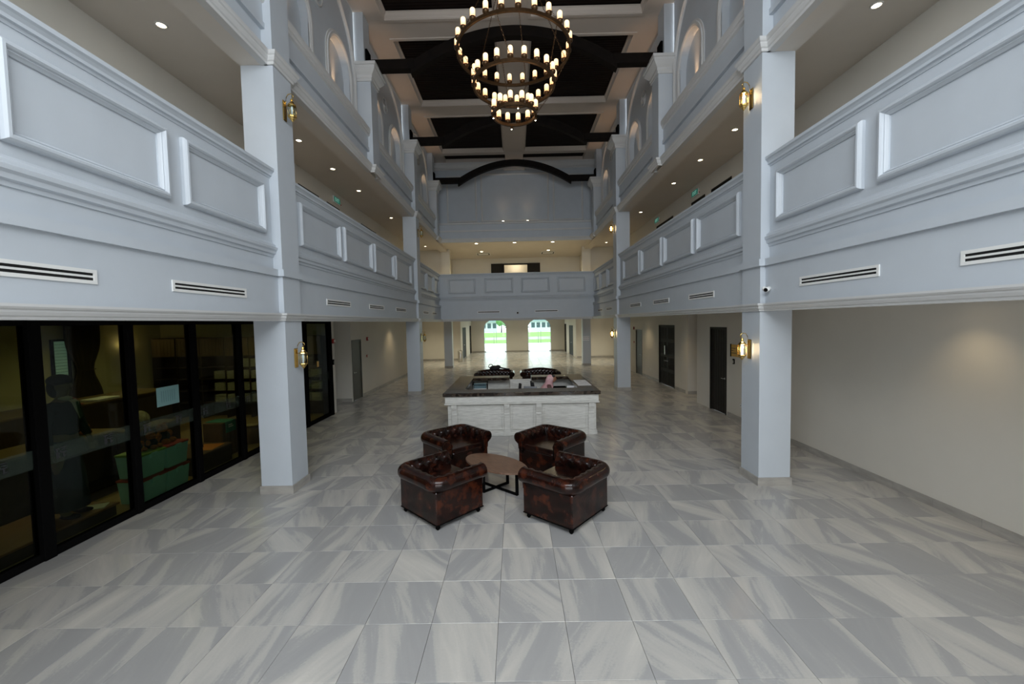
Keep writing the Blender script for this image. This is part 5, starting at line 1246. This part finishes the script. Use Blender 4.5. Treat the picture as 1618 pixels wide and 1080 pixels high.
# storage bins
binm = mat('translucent_bin_plastic', (.42, .80, .95), .4, noise=.04); redlid = mat('red_lid_plastic', (.45, .05, .04), .4); greenlid = mat('green_lid_plastic', (.22, .45, .06), .4)
for (y, z, lm, ln) in ((6.28, .012, redlid, 'red-lidded bin at the bottom of the stack, under the green lid'), (6.28, .405, greenlid, 'green-lidded bin on top of the stack behind the glass'), (6.74, .012, redlid, 'red-lidded bin at the bottom of the stack, nearer the orange paper'), (6.74, .405, redlid, 'red-lidded bin on top of the stack, beside the green-lidded one')):
    t = thing('storage_bin', (-6.04, y, z), 'pale ' + ln, 'bin', 'stacked storage bins behind the shop glass')
    b = MB(); v = []
    for zz, k_ in ((0, .88), (.34, 1.0)):
        for sx, sy in ((-1, -1), (1, -1), (1, 1), (-1, 1)): v.append((sx * .20 * k_, sy * .215 * k_, zz))
    b.add(v, [(3, 2, 1, 0), (4, 5, 6, 7), (0, 1, 5, 4), (1, 2, 6, 5), (2, 3, 7, 6), (3, 0, 4, 7)]); b.build('tub', binm, t)
    MB().cbox(-.215, .215, -.227, .227, .34, .375, .01).build('lid', lm, t)
    MB().cbox(.19, .222, -.06, .06, .27, .36, .008).build('latch', binm, t)
bearm = mat('orange_plush', (.38, .14, .03), .95, noise=.3, nscale=40, bump=.5, bscale=80)
for k, (x, y, z, lab) in enumerate([(-6.05, 6.20, .78, 'orange plush toy bear in dark clothes on the green-lidded bin'), (-6.0, 6.42, .78, 'orange plush toy bear lying beside the other on the green-lidded bin'), (-6.08, 6.72, .78, 'larger plush toy bear sitting on the red-lidded bin'), (-7.6, 6.4, .92, 'plush toy bear on the inner display table, seen past the mannequin'), (-7.6, 6.85, .92, 'plush toy bear at the end of the inner display table')]):
    sc = 1.25 if k == 2 else 1.0
    t = thing('toy_bear', (x, y, z), lab, 'toy', 'plush toys in the shop'); t.scale = (sc,) * 3
    MB().ball((0, 0, .08), .09, 12, 8, (1, 1, .95)).build('clothes', navy2, t)
    b = MB(); b.ball((0, 0, .20), .065, 12, 8); b.ball((.05, -.045, .25), .022, 8, 6); b.ball((.05, .045, .25), .022, 8, 6) if False else b.ball((0, .05, .25), .022, 8, 6); b.ball((.055, 0, .19), .028, 8, 6); b.build('head', bearm, t)
    for sy in (-1, 1):
        MB().ball((.03, sy * .085, .11), .032, 8, 6, (1, 1, 1.6)).build('arm', bearm, t); MB().ball((.09, sy * .05, .035), .035, 8, 6, (1.7, 1, 1)).build('leg', bearm, t)
# notice on the glass
t = thing('notice_sheet', (-5.69, 6.44, 1.625), 'pale blue-green notice taped inside the shop glass', 'notice')
MB().cbox(-.003, .0, -.21, .21, -.15, .15, .001).build('sheet', mat('blue_green_paper', (.22, .40, .40), .7), t)
b = MB()
for q in range(7): b.box(0, .001, -.13 + q * .04, -.115 + q * .04, -.09, .09)
b.build('printed_lines', mat('faint_print', (.16, .30, .31), .8), t)
# brown box with cloth, stool, orange paper
t = thing('wooden_crate', (-6.35, 8.45, .012), 'tall reddish wooden box with a green cloth over it behind the glass', 'box')
cratem = mat('reddish_crate_wood', (.10, .05, .025), .6, nscale=6, stretch=(6, 6, .6), col2=(.16, .09, .05))
for q in range(6): MB().cbox(.185, .2, -.24 + q * .08, -.165 + q * .08, 0, .72, .003).build('plank', cratem, t)
b = MB(); b.cbox(-.2, .184, -.25, .25, 0, .72, .004); b.build('carcass', cratem, t)
b = MB(); b.cbox(-.21, .215, -.16, .14, .72, .735, .004); b.cbox(.202, .215, -.16, .14, .50, .722, .003); b.build('green_cloth', mat('teal_green_cloth', (.03, .22, .17), .85, nscale=9, col2=(.05, .30, .24)), t)
b = MB(); b.box(.2155, .217, -.09, .03, .64, .665); b.box(.2155, .217, -.09, .06, .60, .625); b.build('white_print', paperm, t)
t = thing('round_stool', (-6.3, 9.35, .012), 'low round wooden drum stool behind the glass, near the column', 'stool')
MB().lathe([(.19, 0), (.21, .02), (.21, .40)], (0, 0, 0), 28).build('drum', cratem, t); MB().lathe([(.225, .40), (.23, .41), (.23, .435), (.22, .44)], (0, 0, 0), 28).build('top', plankm, t)
t = thing('low_display_table', (-6.4, 7.72, .012), 'low dark display table with orange paper on it behind the glass', 'table')
MB().cbox(-.35, .45, -.5, .45, 0, .32, .006).build('base', darkfix, t); MB().cbox(-.37, .47, -.52, .47, .32, .345, .006).build('top', cratem, t)
t = thing('orange_paper', (-6.2, 7.85, .357), 'sheet of bright orange paper on the low display table', 'paper', rz=.15); MB().cbox(-.17, .2, -.22, .22, 0, .006, .001).build('sheet', mat('orange_card', (.75, .24, .03), .6), t)
t = thing('yellow_ball', (-6.02, 7.3, .357), 'small yellow toy ball on the low display table', 'toy'); MB().ball((0, 0, .05), .05, 14, 10).build('ball_shell', mat('yellow_plastic', (.60, .55, .05), .4), t); MB().tube([(.051 * math.cos(a), .051 * math.sin(a), .05) for a in [2 * PI * k / 20 for k in range(20)]], .003, 4, closed=True).build('seam', inkm, t)
t = thing('soft_toy', (-6.05, 7.42, .357), 'black and white soft toy on the low display table', 'toy'); MB().ball((0, 0, .06), .06, 10, 8, (1, 1.5, 1)).build('body', paperm, t); MB().ball((0, .08, .12), .04, 10, 8).build('head', inkm, t)
# inner tables and counters
def shop_table(loc, w_, d_, h_, lab, shelf=True):
    t = thing('display_table', loc, lab, 'table', 'dark shop display tables')
    MB().cbox(-w_ / 2, w_ / 2, -d_ / 2, d_ / 2, h_ - .04, h_, .006).build('top', mat('olive_oak_top', (.13, .085, .03), .45, nscale=5, stretch=(6, 1, 1), col2=(.18, .12, .045)), t)
    for sx in (-1, 1):
        MB().box(sx * (w_ / 2 - .04), sx * (w_ / 2 - .01), -d_ / 2 + .02, d_ / 2 - .02, 0, h_ - .04).build('side_panel', darkfix, t)
    MB().box(-w_ / 2 + .04, w_ / 2 - .04, -d_ / 2 + .03, -d_ / 2 + .05, .0, h_ - .04).build('back_panel', darkfix, t)
    MB().cbox(-w_ / 2 + .04, w_ / 2 - .04, -d_ / 2 + .05, d_ / 2 - .05, .35, .38, .003).build('shelf', darkfix, t)
    MB().cbox(-w_ / 2 + .02, w_ / 2 - .02, -d_ / 2 + .02, d_ / 2 - .02, 0, .08, .003).build('plinth', darkfix, t)
shop_table((-7.6, 6.3, .012), .7, 1.9, .90, 'dark display table with plush toys, in front of the bins')
shop_table((-6.98, 7.48, .012), .40, .95, .90, 'small dark display table behind the bins holding wrapped garments')
shop_table((-9.6, 8.7, .012), 1.0, 3.6, 1.15, 'long high display counter with the red cap on top')
shop_table((-8.0, 3.4, .012), .8, 2.2, .95, 'dark display table near the picture edge, behind the platform')
t = thing('red_cap', (-9.35, 8.3, 1.162), 'dark red cap lying on the high display counter', 'cap'); b = MB(); b.lathe([(.12, 0), (.125, .04), (.10, .11), (.05, .15), (.01, .16)], (0, 0, 0), 20); b.build('crown', mat('dark_red_cloth', (.22, .01, .03), .8), t)
b = MB(); b.ball((.13, 0, .01), .11, 14, 6, (1, .9, .12)); b.build('peak', mat('dark_red_cloth', (.22, .01, .03), .8), t)
t = thing('white_cloth_pile', (-9.3, 8.85, 1.162), 'folded white cloth beside the red cap', 'cloth'); 
for q in range(3): MB().cbox(-.2, .2, -.25, .25, q * .015, q * .015 + .013, .005).build('fold', paperm, t)
plastic = mat('clear_wrapped_cloth', (.20, .18, .13), .22, nscale=12, col2=(.50, .47, .38), bump=.8, bscale=14)
for k, (x, y, z, l) in enumerate([(-6.98, 7.28, .915, 'crumpled plastic-wrapped white garments standing above the bins'), (-6.98, 7.25, .395, 'plastic-wrapped white garment bundle below the other, behind the bins'), (-7.6, 3.0, .96, 'plastic-wrapped garment bundle on the table near the picture edge')]):
    t = thing('wrapped_garments', (x, y, z), l, 'clothes', 'plastic wrapped garments'); b = MB(); b.ball((0, 0, .15), .16, 14, 10, (.7, 1.1, .95)); b.v = [(p_[0] * (1 + .25 * math.sin(17 * p_[2] + 9 * p_[1])), p_[1] * (1 + .2 * math.sin(23 * p_[0] + 11 * p_[2])), max(.0, p_[2])) for p_ in b.v]; b.build('bundle', plastic, t, fix=True)
    MB().box(-.06, .06, -.165, -.15, .12, .17).build('tag', paperm, t)
# low step board behind the table
t = thing('low_step', (-7.0, 6.35, .012), 'low dark step board on the oak floor behind the mannequin', 'platform'); MB().cbox(-.22, .22, -.5, .55, 0, .14, .01).build('board', darkfix, t); MB().cbox(-.235, .235, -.52, .57, .14, .16, .005).build('edge', blackm, t)
# shelving against the end wall
sh = thing('shop_shelving', (-8.3, 12.15, .012), 'dark wall shelving with wooden top cabinets at the end of the shop', 'shelving')
b = MB(); b.box(-2.6, 2.45, .2, .24, 0, 2.40); b.build('back_panel', darkfix, sh)
for k in range(8):
    x = -2.6 + k * .72; MB().box(x, x + .03, -.2, .2, 0, 2.40).build('upright', darkfix, sh)
cabm = mat('brown_cabinet_wood', (.13, .09, .035), .5, nscale=7, stretch=(6, 6, .8), col2=(.19, .13, .06))
for k in range(7):
    x = -2.57 + k * .72; o = MB().cbox(x + .005, x + .685, -.23, -.2, 1.86, 2.39, .004).build('cabinet_door', cabm, sh)
    for q in range(6): MB().box(x + .05 + q * .105, x + .055 + q * .105, -.233, -.23, 1.9, 2.35).build('groove', inkm, o)
for z in (.45, .80, 1.15, 1.50, 1.84): MB().box(-2.6, 2.45, -.2, .2, z, z + .025).build('shelf', darkfix, sh)
shirtm = mat('folded_wrapped_shirts', (.28, .28, .24), .3, nscale=16, stretch=(1, 1, 6), col2=(.60, .60, .54), bump=.4, bscale=20)
k = 0
sh0 = MB()
for q in range(7): sh0.cbox(-.15, .15, -.14, .14, q * .034, q * .034 + .028, .012)
sme = sh0.mesh('garments'); sme.materials.append(shirtm)
for ci in range(2, 7):
    for zi, z in enumerate((.475, .825, 1.175, 1.525)):
        for q in (0, 1):
            if ci == 2 and (zi == 3 or q == 0): continue
            if (ci, zi, q) in ((4, 0, 1), (6, 3, 1), (3, 3, 0)): continue
            x = -8.3 - 2.57 + ci * .72 + .18 + q * .34
            o = bpy.data.objects.new('folded_shirts', sme); COL.objects.link(o); o.location = (x, 12.06, .012 + z)
            tagged(o, f'stack of wrapped folded shirts on the {["lowest", "second", "third", "top"][zi]} shelf, {ordn(ci - 2)} bay, ' + ('shop-corner half' if q == 0 else 'glass-side half'), 'clothes', 'stacks of folded shirts')
# window with blinds and curtain in the shop back wall
wn_ = thing('window_20', (-10.99, 9.75, 1.5), kind='structure')
b = MB(); b.box(0, .05, -.35, .05, 0, .05); b.box(0, .05, -.35, .05, .95, 1.0); b.box(0, .05, -.35, -.30, 0, 1); b.box(0, .05, .0, .05, 0, 1); b.build('frame', blackm, wn_)
MB().box(0, .01, -.30, .0, .05, .95).build('pane', mat('painted_daylight_pane', (.5, .7, .7), .4, emit=(.5, .8, .8), estr=.22), wn_)  # daylight painted as a faint glow of the pane itself
for q in range(12):
    o = MB().box(.015, .045, -.29, -.01, .07 + q * .073, .075 + q * .073).build('slat', doorgrey, wn_)
curt = mat('brown_curtain', (.035, .022, .010), .9, noise=.2, nscale=10)
t = thing('curtain', (-10.9, 10.05, 0), 'dark brown curtain tied back beside the small shop window', 'curtain')
b = MB(); n = 30; v = []; f = []
for i in range(n + 1):
    for j in range(13):
        u_, z = i / n, j / 12; half = .42 - .22 * math.exp(-((z - .42) / .2) ** 2)
        v.append((.05 * math.sin(u_ * 34), (u_ - .5) * 2 * half, .9 + 1.95 * z))
for i in range(n):
    for j in range(12): q = i * 13 + j; f.append((q, q + 13, q + 14, q + 1))
b.add(v, f, True); o = b.build('cloth', curt, t); md = o.modifiers.new('thick', 'SOLIDIFY'); md.thickness = .01
b = MB(); b.lathe([(.015, -.5), (.015, .5)], (0, 0, 2.84), 10, axis='Y'); b.build('rod', blackm, t)
b = MB(); b.tube([(.08, -.2, 1.72), (.1, 0, 1.70), (.08, .2, 1.72)], .012, 6); b.build('tie_band', curt, t)
t = thing('wall_sconce', (-10.95, 11.2, 2.28), 'small twin-bulb wall lamp glowing on the shop wall', 'lamp')
MB().cbox(-.05, -.02, -.06, .06, -.08, .08, .01).build('plate', brass, t)
for s in (-1, 1):
    MB().tube([(-.02, 0, -.03), (.06, s * .06, -.04), (.07, s * .10, 0)], .008, 6).build('arm', brass, t); MB().lathe([(.012, 0), (.02, .03), (.006, .07)], (.07, s * .10, 0), 10).build('bulb', bulbm, t)
